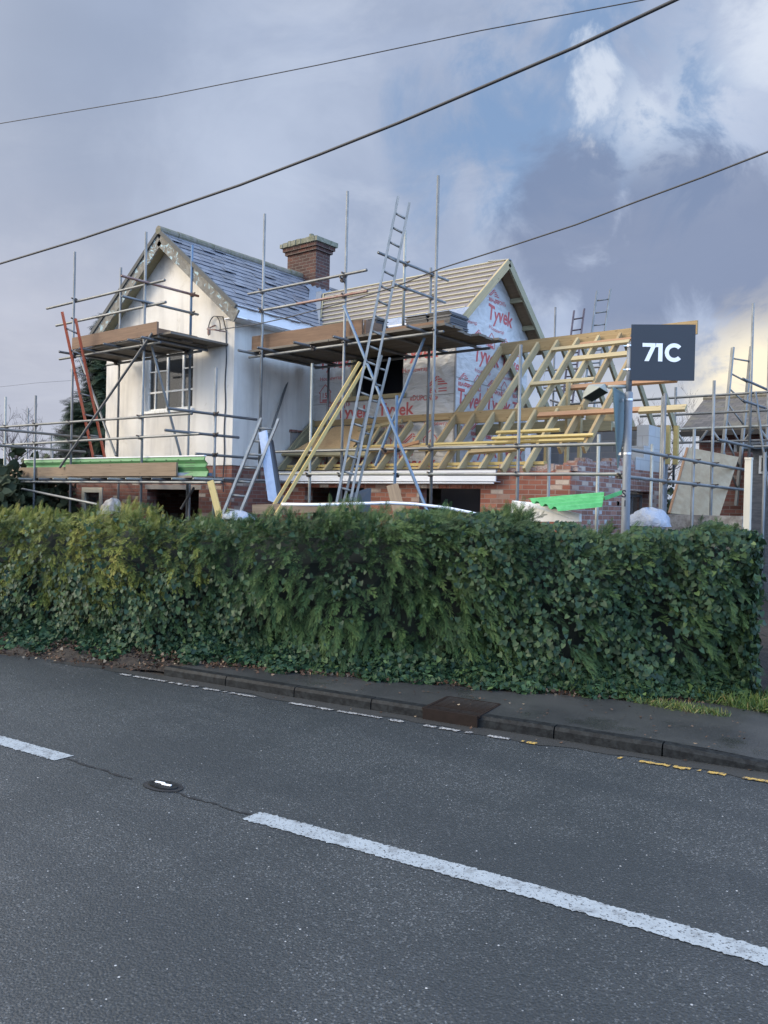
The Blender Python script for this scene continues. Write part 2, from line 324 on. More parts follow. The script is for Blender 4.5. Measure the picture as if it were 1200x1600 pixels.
q.bump(q.math('ADD', q.math('MULTIPLY', sd, -.7), q.math('ADD', q.math('MULTIPLY', fine, .55), q.math('MULTIPLY', med, .6))), .55, .010)
q.b.inputs['Specular IOR Level'].default_value = .5
def paint(name, c0, wear):
    q = nb(name); v = q.obj(); n = q.noise(v, 60, 5, .65); m_ = q.noise(v, 9, 6, .7)
    c = q.mix(q.step(m_, .35, .7), c0, tuple(x*.82 for x in c0)); c = q.mix(q.math('MULTIPLY', q.step(m_, .50, .64), .45), c, (.11, .115, .12)); c = q.mix(q.step(n, 1-wear, 1.03-wear), c, (.05, .053, .058))
    q.col(c); q.rough(.55); q.bump(n, .4, .006)
paint('white road paint', (.29, .325, .345), .42); paint('worn white paint', (.34, .34, .33), .49); paint('yellow road paint', (.45, .30, .07), .47)
q = nb('wet pavement'); v = q.obj(); n = q.noise(v, 1.1, 6, .6); f = q.noise(v, 90, 4)
pud = q.step(q.math('ADD', q.noise(v, .9, 4, .6), q.math('MULTIPLY', q.step(q.loc_x(v), -2.2, -1.2), .16)), .56, .66)
c = q.mix(q.step(n, .35, .7), (.024, .026, .027), (.046, .048, .047)); c = q.mix(q.math('MULTIPLY', q.step(f, .5, .75), .5), c, (.09, .09, .09))
q.col(c); q.rough(q.mix(pud, (.42, .42, .42), (.10, .10, .10))); q.bump(f, .45, .006)
q = nb('kerb stone'); n = q.noise(q.obj(), 16, 7, .7); q.col(q.mix(q.step(n, .35, .7), (.009, .010, .011), (.024, .027, .028))); q.rough(.55); q.b.inputs['Specular IOR Level'].default_value = .12; q.bump(n, .35, .01)
q = nb('gutter tarmac'); n = q.noise(q.obj(), 30, 6, .7); q.col(q.mix(n, (.028, .03, .03), (.05, .05, .048))); q.rough(.35); q.bump(n, .4, .01)
q = nb('soil'); v = q.obj(); n = q.noise(v, 9, 8, .7); q.col(q.mix(q.step(n, .35, .7), (.016, .012, .009), (.042, .032, .023))); q.rough(.95); q.bump(n, 1, .04)
q = nb('rusty grate'); n = q.noise(q.obj(), 18, 5); q.col(q.mix(n, (.010, .008, .007), (.026, .018, .015))); q.rough(.7); q.b.inputs['Specular IOR Level'].default_value = .1
q = nb('crack sealant'); q.col((.012, .013, .015)); q.rough(.5)

def leaf_mat(name, stops, rough=.5, trans=.12):
    q = nb(name); c = q.ramp(q.rnd(), stops); q.col(c); q.rough(rough); q.b.inputs['Specular IOR Level'].default_value = .20
leaf_mat('conifer green', [(0, (.016, .036, .016)), (.4, (.037, .076, .027)), (.75, (.068, .122, .038)), (1, (.145, .180, .058))], .55)
leaf_mat('conifer gold', [(0, (.034, .056, .014)), (.35, (.095, .125, .025)), (.7, (.190, .205, .040)), (1, (.31, .265, .075))], .55)
leaf_mat('ivy leaf', [(0, (.012, .028, .016)), (.45, (.024, .052, .026)), (.82, (.042, .080, .033)), (.96, (.070, .12, .042)), (1, (.12, .15, .055))], .50)
leaf_mat('dead leaf', [(0, (.035, .020, .014)), (.5, (.070, .040, .027)), (.85, (.125, .080, .052)), (1, (.28, .22, .15))], .7)
leaf_mat('grass blade', [(0, (.030, .060, .018)), (.5, (.055, .105, .028)), (.85, (.11, .14, .045)), (1, (.25, .21, .11))], .6)
leaf_mat('far conifer', [(0, (.012, .026, .018)), (.6, (.026, .048, .028)), (1, (.05, .075, .035))], .6)
leaf_mat('far shrub', [(0, (.022, .032, .018)), (.6, (.042, .055, .028)), (1, (.075, .085, .045))], .7)
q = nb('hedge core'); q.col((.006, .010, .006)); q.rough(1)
q = nb('bark'); n = q.noise(q.obj((1, 1, .3)), 20, 6); q.col(q.mix(n, (.05, .038, .03), (.13, .105, .085))); q.rough(.9); q.bump(n, .6, .02)
q = nb('bare twig'); q.col((.085, .065, .060)); q.rough(.9)
q = nb('wire'); q.col((.035, .038, .045)); q.rough(.6)

# ------------------------------------------------------------------ mesh builder
class MB:
    def __init__(s): s.v = []; s.f = []; s.l = []; s.r = []
    def quad(s, pts, loc=None, r=None):
        i = len(s.v); s.v += [tuple(p) for p in pts]; s.f.append(tuple(range(i, i+len(pts))))
        r = random.random() if r is None else r
        s.l += [tuple(x) for x in (loc or pts)]; s.r += [r]*len(pts)
        return s
    def box(s, a, b, r=None, top=None):
        """axis box with wall-style coords"""
        x0, y0, z0 = (min(a[i], b[i]) for i in range(3)); x1, y1, z1 = (max(a[i], b[i]) for i in range(3))
        r = random.random() if r is None else r
        F = [([(x0, y0, z0), (x1, y0, z0), (x1, y0, z1), (x0, y0, z1)], 'y'), ([(x1, y1, z0), (x0, y1, z0), (x0, y1, z1), (x1, y1, z1)], 'y'),
             ([(x1, y0, z0), (x1, y1, z0), (x1, y1, z1), (x1, y0, z1)], 'x'), ([(x0, y1, z0), (x0, y0, z0), (x0, y0, z1), (x0, y1, z1)], 'x'),
             ([(x0, y0, z1), (x1, y0, z1), (x1, y1, z1), (x0, y1, z1)], 'z'), ([(x0, y1, z0), (x1, y1, z0), (x1, y0, z0), (x0, y0, z0)], 'z')]
        for P, k in F:
            loc = [(p[0], p[2], p[1]) if k == 'y' else ((p[1], p[2], p[0]) if k == 'x' else (p[0], p[1], p[2])) for p in P]
            s.quad(P, loc, r)
        return s
    def beam(s, p0, p1, w, h, up=(0, 0, 1), r=None, bow=0):
        """rectangular timber from p0 to p1, w sideways, h along 'up'"""
        p0 = Vector(p0); p1 = Vector(p1); d = (p1-p0); Ln = d.length; d.normalize(); u = Vector(up)
        side = d.cross(u).normalized(); u = side.cross(d).normalized()
        r = random.random() if r is None else r; o = random.random()*50
        c = []
        for e, P in ((0, p0), (Ln, p1)):
            for a, b in ((-1, -1), (1, -1), (1, 1), (-1, 1)):
                c.append((P+side*(a*w/2)+u*(b*h/2), (e+o, a*w/2+o, b*h/2)))
        for q_ in ((0, 1, 5, 4), (1, 2, 6, 5), (2, 3, 7, 6), (3, 0, 4, 7), (3, 2, 1, 0), (4, 5, 6, 7)):
            s.quad([c[i][0] for i in q_], [c[i][1] for i in q_], r)
        return s
    def tube(s, pts, rad, n=10, cap=True, r=None):
        pts = [Vector(p) for p in pts]; r = random.random() if r is None else r; o = random.random()*50
        rads = rad if isinstance(rad, (list, tuple)) else [rad]*len(pts)
        base = len(s.v); dist = 0; prev = None
        for i, p in enumerate(pts):
            d = (pts[min(i+1, len(pts)-1)]-pts[max(i-1, 0)]).normalized()
            if prev is None: a = d.orthogonal().normalized()
            else: a = (prev-d*prev.dot(d)).normalized()
            prev = a; b = d.cross(a)
            if i: dist += (p-pts[i-1]).length
            for k in range(n):
                t = 2*math.pi*k/n; off = a*math.cos(t)+b*math.sin(t)
                s.v.append(tuple(p+off*rads[i])); s.l.append((dist+o, rads[i]*math.cos(t)+o, rads[i]*math.sin(t))); s.r.append(r)
        for i in range(len(pts)-1):
            for k in range(n):
                k2 = (k+1) % n
                s.f.append((base+i*n+k, base+i*n+k2, base+(i+1)*n+k2, base+(i+1)*n+k))
        if cap:
            s.f.append(tuple(base+k for k in reversed(range(n)))); s.f.append(tuple(base+(len(pts)-1)*n+k for k in range(n)))
        return s
    def prism(s, poly, ext, r=None):
        """closed polygon (list of 3D) extruded by vector ext"""
        e = Vector(ext); A = [Vector(p) for p in poly]; B = [p+e for p in A]
        r = random.random() if r is None else r
        nrm = e.normalized()
        def lc(P):
            if abs(nrm.x) > .7: return [(p[1], p[2], p[0]) for p in P]
            if abs(nrm.y) > .7: return [(p[0], p[2], p[1]) for p in P]
            return [(p[0], p[1], p[2]) for p in P]
        s.quad(A[::-1], lc(A[::-1]), r); s.quad(B, lc(B), r)
        for i in range(len(A)):
            j = (i+1) % len(A); P = [A[i], A[j], B[j], B[i]]; s.quad(P, lc(P), r)
        return s
    def build(s, name, mat, parent=None, smooth=False, recalc=True):
        me = bpy.data.meshes.new(name)
        V = np.array(s.v, float)
        if parent is not None: o0 = np.array(parent['_w'])
        else: o0 = np.array([(V[:, 0].min()+V[:, 0].max())/2, (V[:, 1].min()+V[:, 1].max())/2, V[:, 2].min()])
        me.from_pydata([tuple(p) for p in (V-o0)], [], s.f)
        at = me.attributes.new('loc', 'FLOAT_VECTOR', 'POINT'); at.data.foreach_set('vector', np.array(s.l, np.float32).ravel())
        ar = me.attributes.new('rnd', 'FLOAT', 'POINT'); ar.data.foreach_set('value', np.array(s.r, np.float32))
        me.materials.append(MAT[mat] if isinstance(mat, str) else mat)
        if smooth: me.polygons.foreach_set('use_smooth', [True]*len(me.polygons))
        ob = bpy.data.objects.new(name, me); col.objects.link(ob)
        ob['_w'] = tuple(o0)
        if parent is not None: ob.parent = parent
        else: ob.location = o0
        return ob
def tag(o, label=None, cat=None, group=None, kind=None):
    if label: o['label'] = label
    if cat: o['category'] = cat
    if group: o['group'] = group
    if kind: o['kind'] = kind
    return o
def thing(name, label, cat, loc, group=None):
    e = bpy.data.objects.new(name, None); col.objects.link(e); e.location = loc; e['_w'] = tuple(float(x) for x in loc); e.empty_display_size = .3
    return tag(e, label, cat, group)
def np_mesh(name, V, F, mat, rnd, parent=None, kind=None):
    """fast mesh from numpy arrays, F (n,k)"""
    me = bpy.data.meshes.new(name); n, k = F.shape
    o0 = np.array(parent['_w']) if parent is not None else np.array([V[:, 0].mean(), V[:, 1].mean(), V[:, 2].min()])
    me.vertices.add(len(V)); me.vertices.foreach_set('co', (V-o0).astype(np.float32).ravel())
    me.loops.add(n*k); me.loops.foreach_set('vertex_index', F.astype(np.int32).ravel())
    me.polygons.add(n); me.polygons.foreach_set('loop_start', (np.arange(n)*k).astype(np.int32))
    me.update(calc_edges=True); me.validate()
    ar = me.attributes.new('rnd', 'FLOAT', 'POINT'); ar.data.foreach_set('value', rnd.astype(np.float32))
    me.materials.append(MAT[mat])
    ob = bpy.data.objects.new(name, me); col.objects.link(ob); ob['_w'] = tuple(o0)
    if parent is not None: ob.parent = parent
    else: ob.location = o0
    if kind: ob['kind'] = kind
    return ob
def text_mesh(body, height, origin, ux, uy, wobble=0.0, bold=.0, stretch=1.0):
    """flat lettering as polygons: list of (verts, faces) in world, cap height 'height' at origin (left baseline)"""
    cu = bpy.data.curves.new('t', 'FONT'); cu.body = body; cu.size = 1; cu.offset = bold; cu.resolution_u = 3
    ob = bpy.data.objects.new('t', cu); col.objects.link(ob)
    dg = bpy.context.evaluated_depsgraph_get(); dg.update()
    me = bpy.data.meshes.new_from_object(ob.evaluated_get(dg))
    vs = np.array([v.co[:] for v in me.vertices]); fs = [tuple(p.vertices) for p in me.polygons]
    bpy.data.objects.remove(ob); bpy.data.curves.remove(cu); bpy.data.meshes.remove(me)
    k = height/0.73
    O = np.array(origin, float); ux = np.array(ux, float); uy = np.array(uy, float)
    out = []
    for x, y, _ in vs:
        xx, yy = x*k*stretch, y*k
        if wobble: yy += wobble*math.sin(xx*9+origin[2]*5)+wobble*.6*math.sin(xx*4.1+2); xx += wobble*.6*math.sin(yy*14)
        out.append(tuple(O+ux*xx+uy*yy))
    w = vs[:, 0].max()*k*stretch
    return out, fs, w
def add_text(mb, *a, **k):
    v, f, w = text_mesh(*a, **k); b = len(mb.v); mb.v += v; mb.l += v; mb.r += [.5]*len(v); mb.f += [tuple(i+b for i in p) for p in f]; return w

# ------------------------------------------------------------------ ground, road, kerb
G0 = 0.40                                        # ground level of the plot
def cline(x): return float(np.interp(x, [-20, -6.75, -5.93, -3.96, -2.98, -2.19, -.93, 6], [1.9, 3.435, 3.53, 3.695, 3.835, 3.945, 4.10, 4.95]))                 # centre of the painted centre line
KB = [(-14.0, 5.15), (-11.0, 5.45), (-7.59, 5.98), (-6.39, 6.16), (-4.33, 6.50), (-3.26, 6.70), (-2.58, 6.80), (-1.63, 6.99), (-.5, 7.2), (3, 7.75), (12, 9.0)]
def kline(x):
    return float(np.interp(x, [p[0] for p in KB], [p[1] for p in KB]))
SKX = [-20, -14, -12.2, -10.7, -8.2, -5.6, -3.7, -2.8, -2.22, 0, 20]; SKY_ = [4.75, 5.2, 5.2, 5.45, 6.2, 7.1, 7.9, 8.4, 8.95, 10.2, 18]
def ground_z(x, y):
    t = y-float(np.interp(x, SKX, SKY_))
    return -.03 if t < .1 else min(G0, -.03+(t-.1)*.30)
mb = MB()
gx = [-900, -300, -120, -60, -40]+[-30+i*1.5 for i in range(31)]+[20, 60, 200, 900]
gy = [-600, -100, -20, 0, 3]+[4+i*.35 for i in range(26)]+[13.5, 15, 18, 25, 40, 80, 200, 1200]
idx = {}
for i, x in enumerate(gx):
    for j, y in enumerate(gy):
        idx[i, j] = len(mb.v); z = ground_z(x, y) if -30 <= x <= 20 else (-.02 if y < 8 else G0)
        mb.v.append((x, y, z)); mb.l.append((x, y, z)); mb.r.append(.5)
for i in range(len(gx)-1):
    for j in range(len(gy)-1): mb.f.append((idx[i, j], idx[i+1, j], idx[i+1, j+1], idx[i, j+1]))
tag(mb.build('ground', 'soil', smooth=True), kind='structure')
mb = MB(); xs = [-160, -60, -30, -20, -15]+[-14+i*.5 for i in range(60)]+[20, 40, 160]
for a, b in zip(xs[:-1], xs[1:]):
    def far(x): return kline(x) if -14 <= x <= 12 else (5.15+.109*(x+14) if x < -14 else 9.0+.109*(x-12))
    mb.quad([(a, -1.0+.109*a, 0), (b, -1.0+.109*b, 0), (b, far(b), 0), (a, far(a), 0)])
tag(mb.build('road', 'asphalt'), kind='structure')
# pavement strip and kerb stones (pavement starts where the verge litter ends, dropped toward the driveway at the right)
def kz(x): return .105 if x < -2.2 else max(.03, .105-.06*(x+2.2))
mb = MB(); X = np.arange(-7.8, 9.0, .3)
for a, b in zip(X[:-1], X[1:]):
    mb.quad([(a, kline(a)+.12, kz(a)-.004), (b, kline(b)+.12, kz(b)-.004), (b, kline(b)+1.35+.45*max(0, b+5), kz(b)+.02), (a, kline(a)+1.35+.45*max(0, a+5), kz(a)+.02)])
tag(mb.build('pavement', 'wet pavement'), kind='structure')
mb = MB(); x = -7.9; ln = .915
while x < 6:
    if -4.42 < x+.46 < -3.55: pass
    a = (x+.006, kline(x+.006)); b = (x+ln-.006, kline(x+ln-.006))
    za, zb = kz(a[0]), kz(b[0])
    prof = [(0, -.05), (.004, -.03), (.022, 0), (.125, 0), (.125, -.05)]
    r = random.random(); n = len(prof)
    A = [(a[0]-.165*p[0], a[1]+p[0], za+p[1]) for p in prof]; B = [(b[0]-.165*p[0], b[1]+p[0], zb+p[1]) for p in prof]
    A = [(p[0], p[1], max(p[2], -.01) if i not in (0, n-1) else -.02) for i, p in enumerate(A)]; B = [(p[0], p[1], p[2] if i not in (0, n-1) else -.02) for i, p in enumerate(B)]
    for i in range(n):
        j = (i+1) % n; mb.quad([A[i], B[i], B[j], A[j]], r=r)
    mb.quad(A, r=r); mb.quad(B[::-1], r=r)
    x += ln
tag(mb.build('kerb', 'kerb stone'), kind='structure')
mb = MB()                                         # dark channel along the kerb foot
X = np.arange(-9.5, 8, .15)
w = [.20+.05*math.sin(x*3.1)+.03*math.sin(x*11+1) for x in X]
for i in range(len(X)-1):
    a, b = X[i], X[i+1]; mb.quad([(a, kline(a)-w[i], .004), (b, kline(b)-w[i+1], .004), (b, kline(b)+.0, .004), (a, kline(a)+.0, .004)])
tag(mb.build('road_channel', 'gutter tarmac'), kind='structure')
# far side kerb/pavement of the street (behind and beside the camera)
mb = MB()
for a, b in zip([-60, -20, 0, 20], [-20, 0, 20, 60]): mb.quad([(a, -3.4+.109*a, .12), (b, -3.4+.109*b, .12), (b, -1.0+.109*b, .12), (a, -1.0+.109*a, .12)])
tag(mb.build('near_pavement', 'wet pavement'), kind='structure')

def ragged_strip(mb, x0, x1, yf, w, z, jag=.012, step=.02, drop=None):
    n = int((x1-x0)/step); X = np.linspace(x0, x1, n+1)
    a = rng.normal(0, jag, n+1); b = rng.normal(0, jag, n+1)
    for i in range(n):
        if drop and drop(X[i]): continue
        mb.quad([(X[i], yf(X[i])-w/2+a[i], z), (X[i+1], yf(X[i+1])-w/2+a[i+1], z), (X[i+1], yf(X[i+1])+w/2+b[i+1], z), (X[i], yf(X[i])+w/2+b[i], z)])
for k, (x0, x1) in enumerate(((-9.9, -5.93), (-3.97, -0.0), (1.9, 5.9), (-15.9, -11.9))):
    mb = MB(); ragged_strip(mb, x0, x1, cline, .163, .005, .0055, .014)
    tag(mb.build('road_marking', 'white road paint'), kind='structure')
mb = MB(); rr = np.random.default_rng(3)
seg = [(-8.3, -7.15), (-7.05, -6.35), (-5.95, -4.6), (-4.42, -3.95), (-3.8, -3.6)]
def gap_noise(x, s=1.0): return math.sin(x*23*s)+math.sin(x*57*s+1)+math.sin(x*9.3+2) > 1.25
for s0, s1 in seg: ragged_strip(mb, s0, s1, lambda x: kline(x)-.235, .05, .009, .007, .03, gap_noise)
tag(mb.build('road_edge_line', 'worn white paint'), kind='structure')
mb = MB()
for s0, s1 in [(-3.50, -3.36), (-2.72, -2.64), (-2.50, -1.86), (-1.74, -.2)]: ragged_strip(mb, s0, s1, lambda x: kline(x)-.245, .055, .009, .008, .025, lambda x: gap_noise(x, 1.3))
tag(mb.build('yellow_line', 'yellow road paint'), kind='structure')
# crack running between the dashes and the reflecting stud
mb = MB(); X = np.linspace(-5.9, -3.95, 60); yo = [cline(x)+.008*math.sin(x*17)+random.gauss(0, .005) for x in X]; wd = [abs(random.gauss(.006, .004))+.002 for _ in X]
for i in range(59):
    if -5.16 < X[i] < -4.88: continue
    mb.quad([(X[i], yo[i]-wd[i], .004), (X[i+1], yo[i+1]-wd[i+1], .004), (X[i+1], yo[i+1]+wd[i+1], .004), (X[i], yo[i]+wd[i], .004)])
tag(mb.build('road_crack', 'crack sealant'), kind='structure')
p = OZ(255, 1229, 0); st = thing('road_stud', 'small oval reflecting stud set in a dark ring in the road between the white dashes', 'road stud', (p[0], p[1], 0))
mb = MB(); ring = [(p[0]+.165*math.cos(t)*1.0, p[1]+.10*math.sin(t)+.018*math.cos(t), .006) for t in np.linspace(0, 2*math.pi, 28, endpoint=False)]
inn = [(p[0]+.125*math.cos(t), p[1]+.068*math.sin(t)+.014*math.cos(t), .008) for t in np.linspace(0, 2*math.pi, 28, endpoint=False)]
for i in range(28): j = (i+1) % 28; mb.quad([ring[i], ring[j], inn[j], inn[i]])
mb.build('ring', 'crack sealant', st)
mb = MB().prism([(a[0], a[1], .004) for a in inn], (0, 0, .012)); mb.build('casing', 'kerb stone', st)
mb = MB()
for dx in (-.045, .03): mb.beam((p[0]+dx-.03, p[1]-.01, .022), (p[0]+dx+.045, p[1]+.01, .022), .018, .006)
mb.build('reflector', 'sign white', st)
# side-entry gully
ga, gb = OZ(672, 1104, .1), OZ(746, 1122, .1)
gr = thing('drain_cover', 'rusty brown drain cover let into the kerb and pavement below the hedge', 'drain', (ga[0], ga[1], .1))
dv = np.array([.987, .16, 0]); pv = np.array([-.16, .987, 0]); gl = .56
mb = MB(); o = np.array([ga[0], kline(ga[0])-.012, 0])
for k in range(11):
    s_ = o+pv*(.04+k*.047); mb.beam(s_+np.array([0, 0, .100]), s_+dv*gl+np.array([0, 0, .100]), .020, .016)
mb.build('grate', 'rusty grate', gr)
mb = MB(); mb.beam(o+pv*.01+np.array([0, 0, .054]), o+dv*gl+pv*.01+np.array([0, 0, .054]), .05, .108)
for e in (0, gl): mb.beam(o+dv*e+np.array([0, 0, .099]), o+dv*e+pv*.56+np.array([0, 0, .099]), .03, .022)
mb.beam(o+pv*.56+np.array([0, 0, .099]), o+pv*.56+dv*gl+np.array([0, 0, .099]), .03, .022); mb.build('frame', 'rusty grate', gr)
mb = MB(); mb.quad([o+np.array([0, 0, .1005]), o+dv*gl+np.array([0, 0, .1005]), o+dv*gl+pv*.55+np.array([0, 0, .1005]), o+pv*.55+np.array([0, 0, .1005])]); mb.build('pit_shade', 'black rubber', gr)  # flat black sheet, the drain's inner shade put in as colour between the bars

# ------------------------------------------------------------------ buildings
def wall(mb, axis, c0, c1, u0, u1, z0, z1, holes=()):
    """wall slab butted from blocks round its openings; axis 'y' = runs along x at y=c0..c1"""
    def bx(a, b, p, q_):
        if b-a < 1e-4 or q_-p < 1e-4: return
        if axis == 'y': mb.box((a, c0, p), (b, c1, q_), r=.5)
        else: mb.box((c0, a, p), (c1, b, q_), r=.5)
    us = sorted({u0, u1, *[h[0] for h in holes], *[h[1] for h in holes]})
    for a, b in zip(us[:-1], us[1:]):
        hs = sorted([(h[2], h[3]) for h in holes if h[0] <= a+1e-6 and h[1] >= b-1e-6]); z = z0
        for p, q_ in hs: bx(a, b, z, p); z = q_
        bx(a, b, z, z1)
# ---- the rendered cottage
XR, ZR, SR = -13.68, 7.32, .775                   # ridge line and slope
def zroof(x): return ZR-SR*abs(x-XR)
cot = thing('rendered_cottage', 'white rendered cottage with a slate roof and brick base at the left of the works', 'house', (-13.7, 12.5, G0))
mb = MB()
wall(mb, 'y', 10.25, 10.5, -15.84, -11.74, 2.70, 5.03, [(-14.46, -12.92, 3.82, 5.03)])
mb.prism([(-15.84, 10.25, 5.03), (-11.74, 10.25, 5.03), (-11.74, 10.25, zroof(-11.74)-.16), (XR, 10.25, ZR-.17), (-15.84, 10.25, zroof(-15.84)-.16)], (0, .25, 0), r=.5)
mb.box((-11.99, 10.5, 2.70), (-11.74, 15.6, zroof(-11.74)-.10), r=.5)
mb.box((-15.84, 10.5, 2.70), (-15.6, 15.6, zroof(-15.84)-.10), r=.5)
mb.box((-15.84, 15.6, .3), (-11.74, 15.8, zroof(-11.74)-.10), r=.5)
wallr = mb.build('wall', 'white render', cot)
mb = MB()
wall(mb, 'y', 10.27, 10.5, -15.84, -11.76, .2, 2.695, [(-14.34, -12.69, .2, 2.235)])
mb.box((-11.99, 10.5, .2), (-11.76, 11.4, 2.695), r=.5); mb.box((-15.84, 10.5, .2), (-15.6, 15.6, 2.695), r=.5)
mb.box((-11.99, 11.4, .2), (-11.76, 15.6, 2.695), r=.5)
mb.build('brick_base', 'old brick', cot)
mb = MB(); mb.box((-14.4, 10.262, 2.237), (-12.62, 10.42, 2.33), r=.3); mb.build('lintel', 'exposed render', cot)
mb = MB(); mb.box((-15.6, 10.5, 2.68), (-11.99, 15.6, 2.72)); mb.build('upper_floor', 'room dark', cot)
mb = MB(); mb.box((-11.738, 11.75, 2.9), (-11.70, 12.30, 3.42)); mb.build('bare_patch', 'exposed render', cot)
mb = MB()
for k in range(5): mb.box((-11.737, 11.72+k*.12, 3.43+.01*(k % 2)), (-11.66, 11.82+k*.12, 3.48))
mb.build('broken_brick', 'old brick', cot)
# roof deck, slates, ridge
mb = MB()
for sgn in (1, -1):
    xe = XR+sgn*2.215
    mb.prism([(XR, 9.99, ZR-.03), (xe, 9.99, zroof(xe)-.03), (xe, 9.99, zroof(xe)-.12), (XR, 9.99, ZR-.14)][::sgn], (0, 5.8, 0))
roof = mb.build('roof', 'black sheet', cot)
mb = MB(); rows = 14; sl = 2.27/math.cos(math.atan(SR))
cs, sn = math.cos(math.atan(SR)), math.sin(math.atan(SR))
for sgn in (1, -1):
    nrm = Vector((sgn*sn, 0, cs)); dn = Vector((sgn*cs, 0, -sn)); top = Vector((XR, 0, ZR-.03))
    for i in range(rows):
        s1 = sl-(i)*sl/rows+.01; s0 = s1-sl/rows-.09
        y = 9.96-(i % 2)*.14
        while y < 14.7:
            y0, y1 = max(y+.004, 9.965), y+.276+random.uniform(-.006, .003)
            y += .28
            if y1 < 9.99: continue
            j = random.uniform(-.008, .008); h1 = .016+random.uniform(0, .012)+(.02 if random.random() < .05 else 0); sl_ = random.uniform(-.004, .004)
            a = top+dn*(s1+j+sl_)+nrm*h1; b = top+dn*(s1+j-sl_)+nrm*h1; c = top+dn*max(s0, 0)+nrm*.004
            t = nrm*.009
            P = [Vector((a.x, y0, a.z)), Vector((b.x, y1, b.z)), Vector((c.x, y1, c.z)), Vector((c.x, y0, c.z))]
            r = random.random()
            mb.quad([p_+t for p_ in P], r=r); mb.quad([P[0], P[1], P[1]+t, P[0]+t], r=r); mb.quad([P[1], P[2], P[2]+t, P[1]+t], r=r); mb.quad([P[3], P[0], P[0]+t, P[3]+t], r=r)
mb.build('slates', 'slate', roof)
mb = MB(); y = 9.93
while y < 13.9:
    r0 = .085+random.uniform(-.006, .006); dz = random.uniform(-.008, .008)
    mb.tube([(XR, y, ZR-.01+dz), (XR, y+.44, ZR-.01+dz*.5)], r0, 12); y += .45
mb.build('ridge_tiles', 'mossy ridge tile', roof, smooth=False)
for sgn in (1, -1):
    xe = XR+sgn*2.30; dn = Vector((sgn*cs, 0, -sn))
    a = Vector((XR, 9.955, ZR)); b = Vector((xe, 9.955, zroof(xe)))
    mb = MB().beam(a-Vector((0, 0, .015)), b-Vector((0, 0, .015)), .05, .075, up=(0, 0, 1)); mb.build('verge', 'cement verge', cot)
    mb = MB().beam(a-Vector((0, -.02, .185)), b-Vector((0, -.02, .185)), .03, .235, up=(0, 0, 1)); mb.build('bargeboard', 'weathered bargeboard', cot)
    mb = MB(); zz_ = -.20
    mb.quad([(XR, 9.99, ZR+zz_), (xe, 9.99, zroof(xe)+zz_), (xe, 10.25, zroof(xe)+zz_), (XR, 10.25, ZR+zz_)]); mb.build('soffit', 'greenish timber' if sgn < 0 else 'white fascia', cot)
mb = MB().box((-11.46, 9.99, 5.36), (-11.425, 12.35, 5.582)); mb.build('fascia', 'white fascia', cot)
mb = MB().box((-11.74, 9.995, 5.34), (-11.46, 12.3, 5.36)); mb.build('soffit', 'white fascia', cot)
mb = MB().box((-15.92, 9.99, 5.37), (-15.89, 15.5, 5.56)); mb.build('fascia', 'white fascia', cot)
# chimney as part of the roof
mb = MB(); cx0, cx1, cy0, cy1 = -14.12, -13.20, 13.92, 14.40
mb.box((cx0, cy0, 6.2), (cx1, cy1, 7.86), r=.5); mb.box((cx0-.045, cy0-.045, 7.86), (cx1+.045, cy1+.045, 7.94), r=.5); mb.box((cx0-.085, cy0-.085, 7.94), (cx1+.085, cy1+.085, 8.03), r=.5)
chim = mb.build('chimney', 'chimney brick', roof)
mb = MB()
for i in range(14):                                 # crumbling flaunching slab with uneven edge
    f0, f1 = i/14, (i+1)/14; xx0 = cx0-.13+(cx1-cx0+.26)*f0; xx1 = cx0-.13+(cx1-cx0+.26)*f1
    mb.box((xx0, cy0-.13+random.uniform(-.012, .012), 8.03), (xx1, cy1+.13, 8.125+random.uniform(-.012, .014)+.03*math.sin(math.pi*f0)))
mb.box((cx0-.06, cy0-.06, 8.12), (cx1+.06, cy1+.06, 8.165))
mb.tube([(-13.42, 13.99, 8.15), (-13.42, 13.99, 8.27)], .055, 10)
g = mb.build('chimney_cap', 'chimney cap', cot)
mb = MB()                                           # lead apron at chimney foot and down the valley
for (a, b) in ((( -12.93, 13.67, 6.765), (-11.44, 12.02, 5.40)),):
    A, B = Vector(a), Vector(b)
    mb.quad([A+Vector((0, -.22, .19*.0+.02)), B+Vector((0, -.22, .02)), B+Vector((0, 0, .03)), A+Vector((0, 0, .03))])
    mb.quad([A+Vector((0, 0, .03)), B+Vector((0, 0, .03)), B+Vector((.17, 0, .03)), A+Vector((.17, 0, .03))])
for k in range(5): mb.quad([(-13.16, 13.55+k*.16, zroof(-13.16)+.03), (-12.95, 13.50+k*.16, zroof(-12.95)+.035), (-12.95, 13.68+k*.16, zroof(-12.95)+.045), (-13.16, 13.72+k*.16, zroof(-13.16)+.10)])
mb.build('lead_flashing', 'lead', cot)
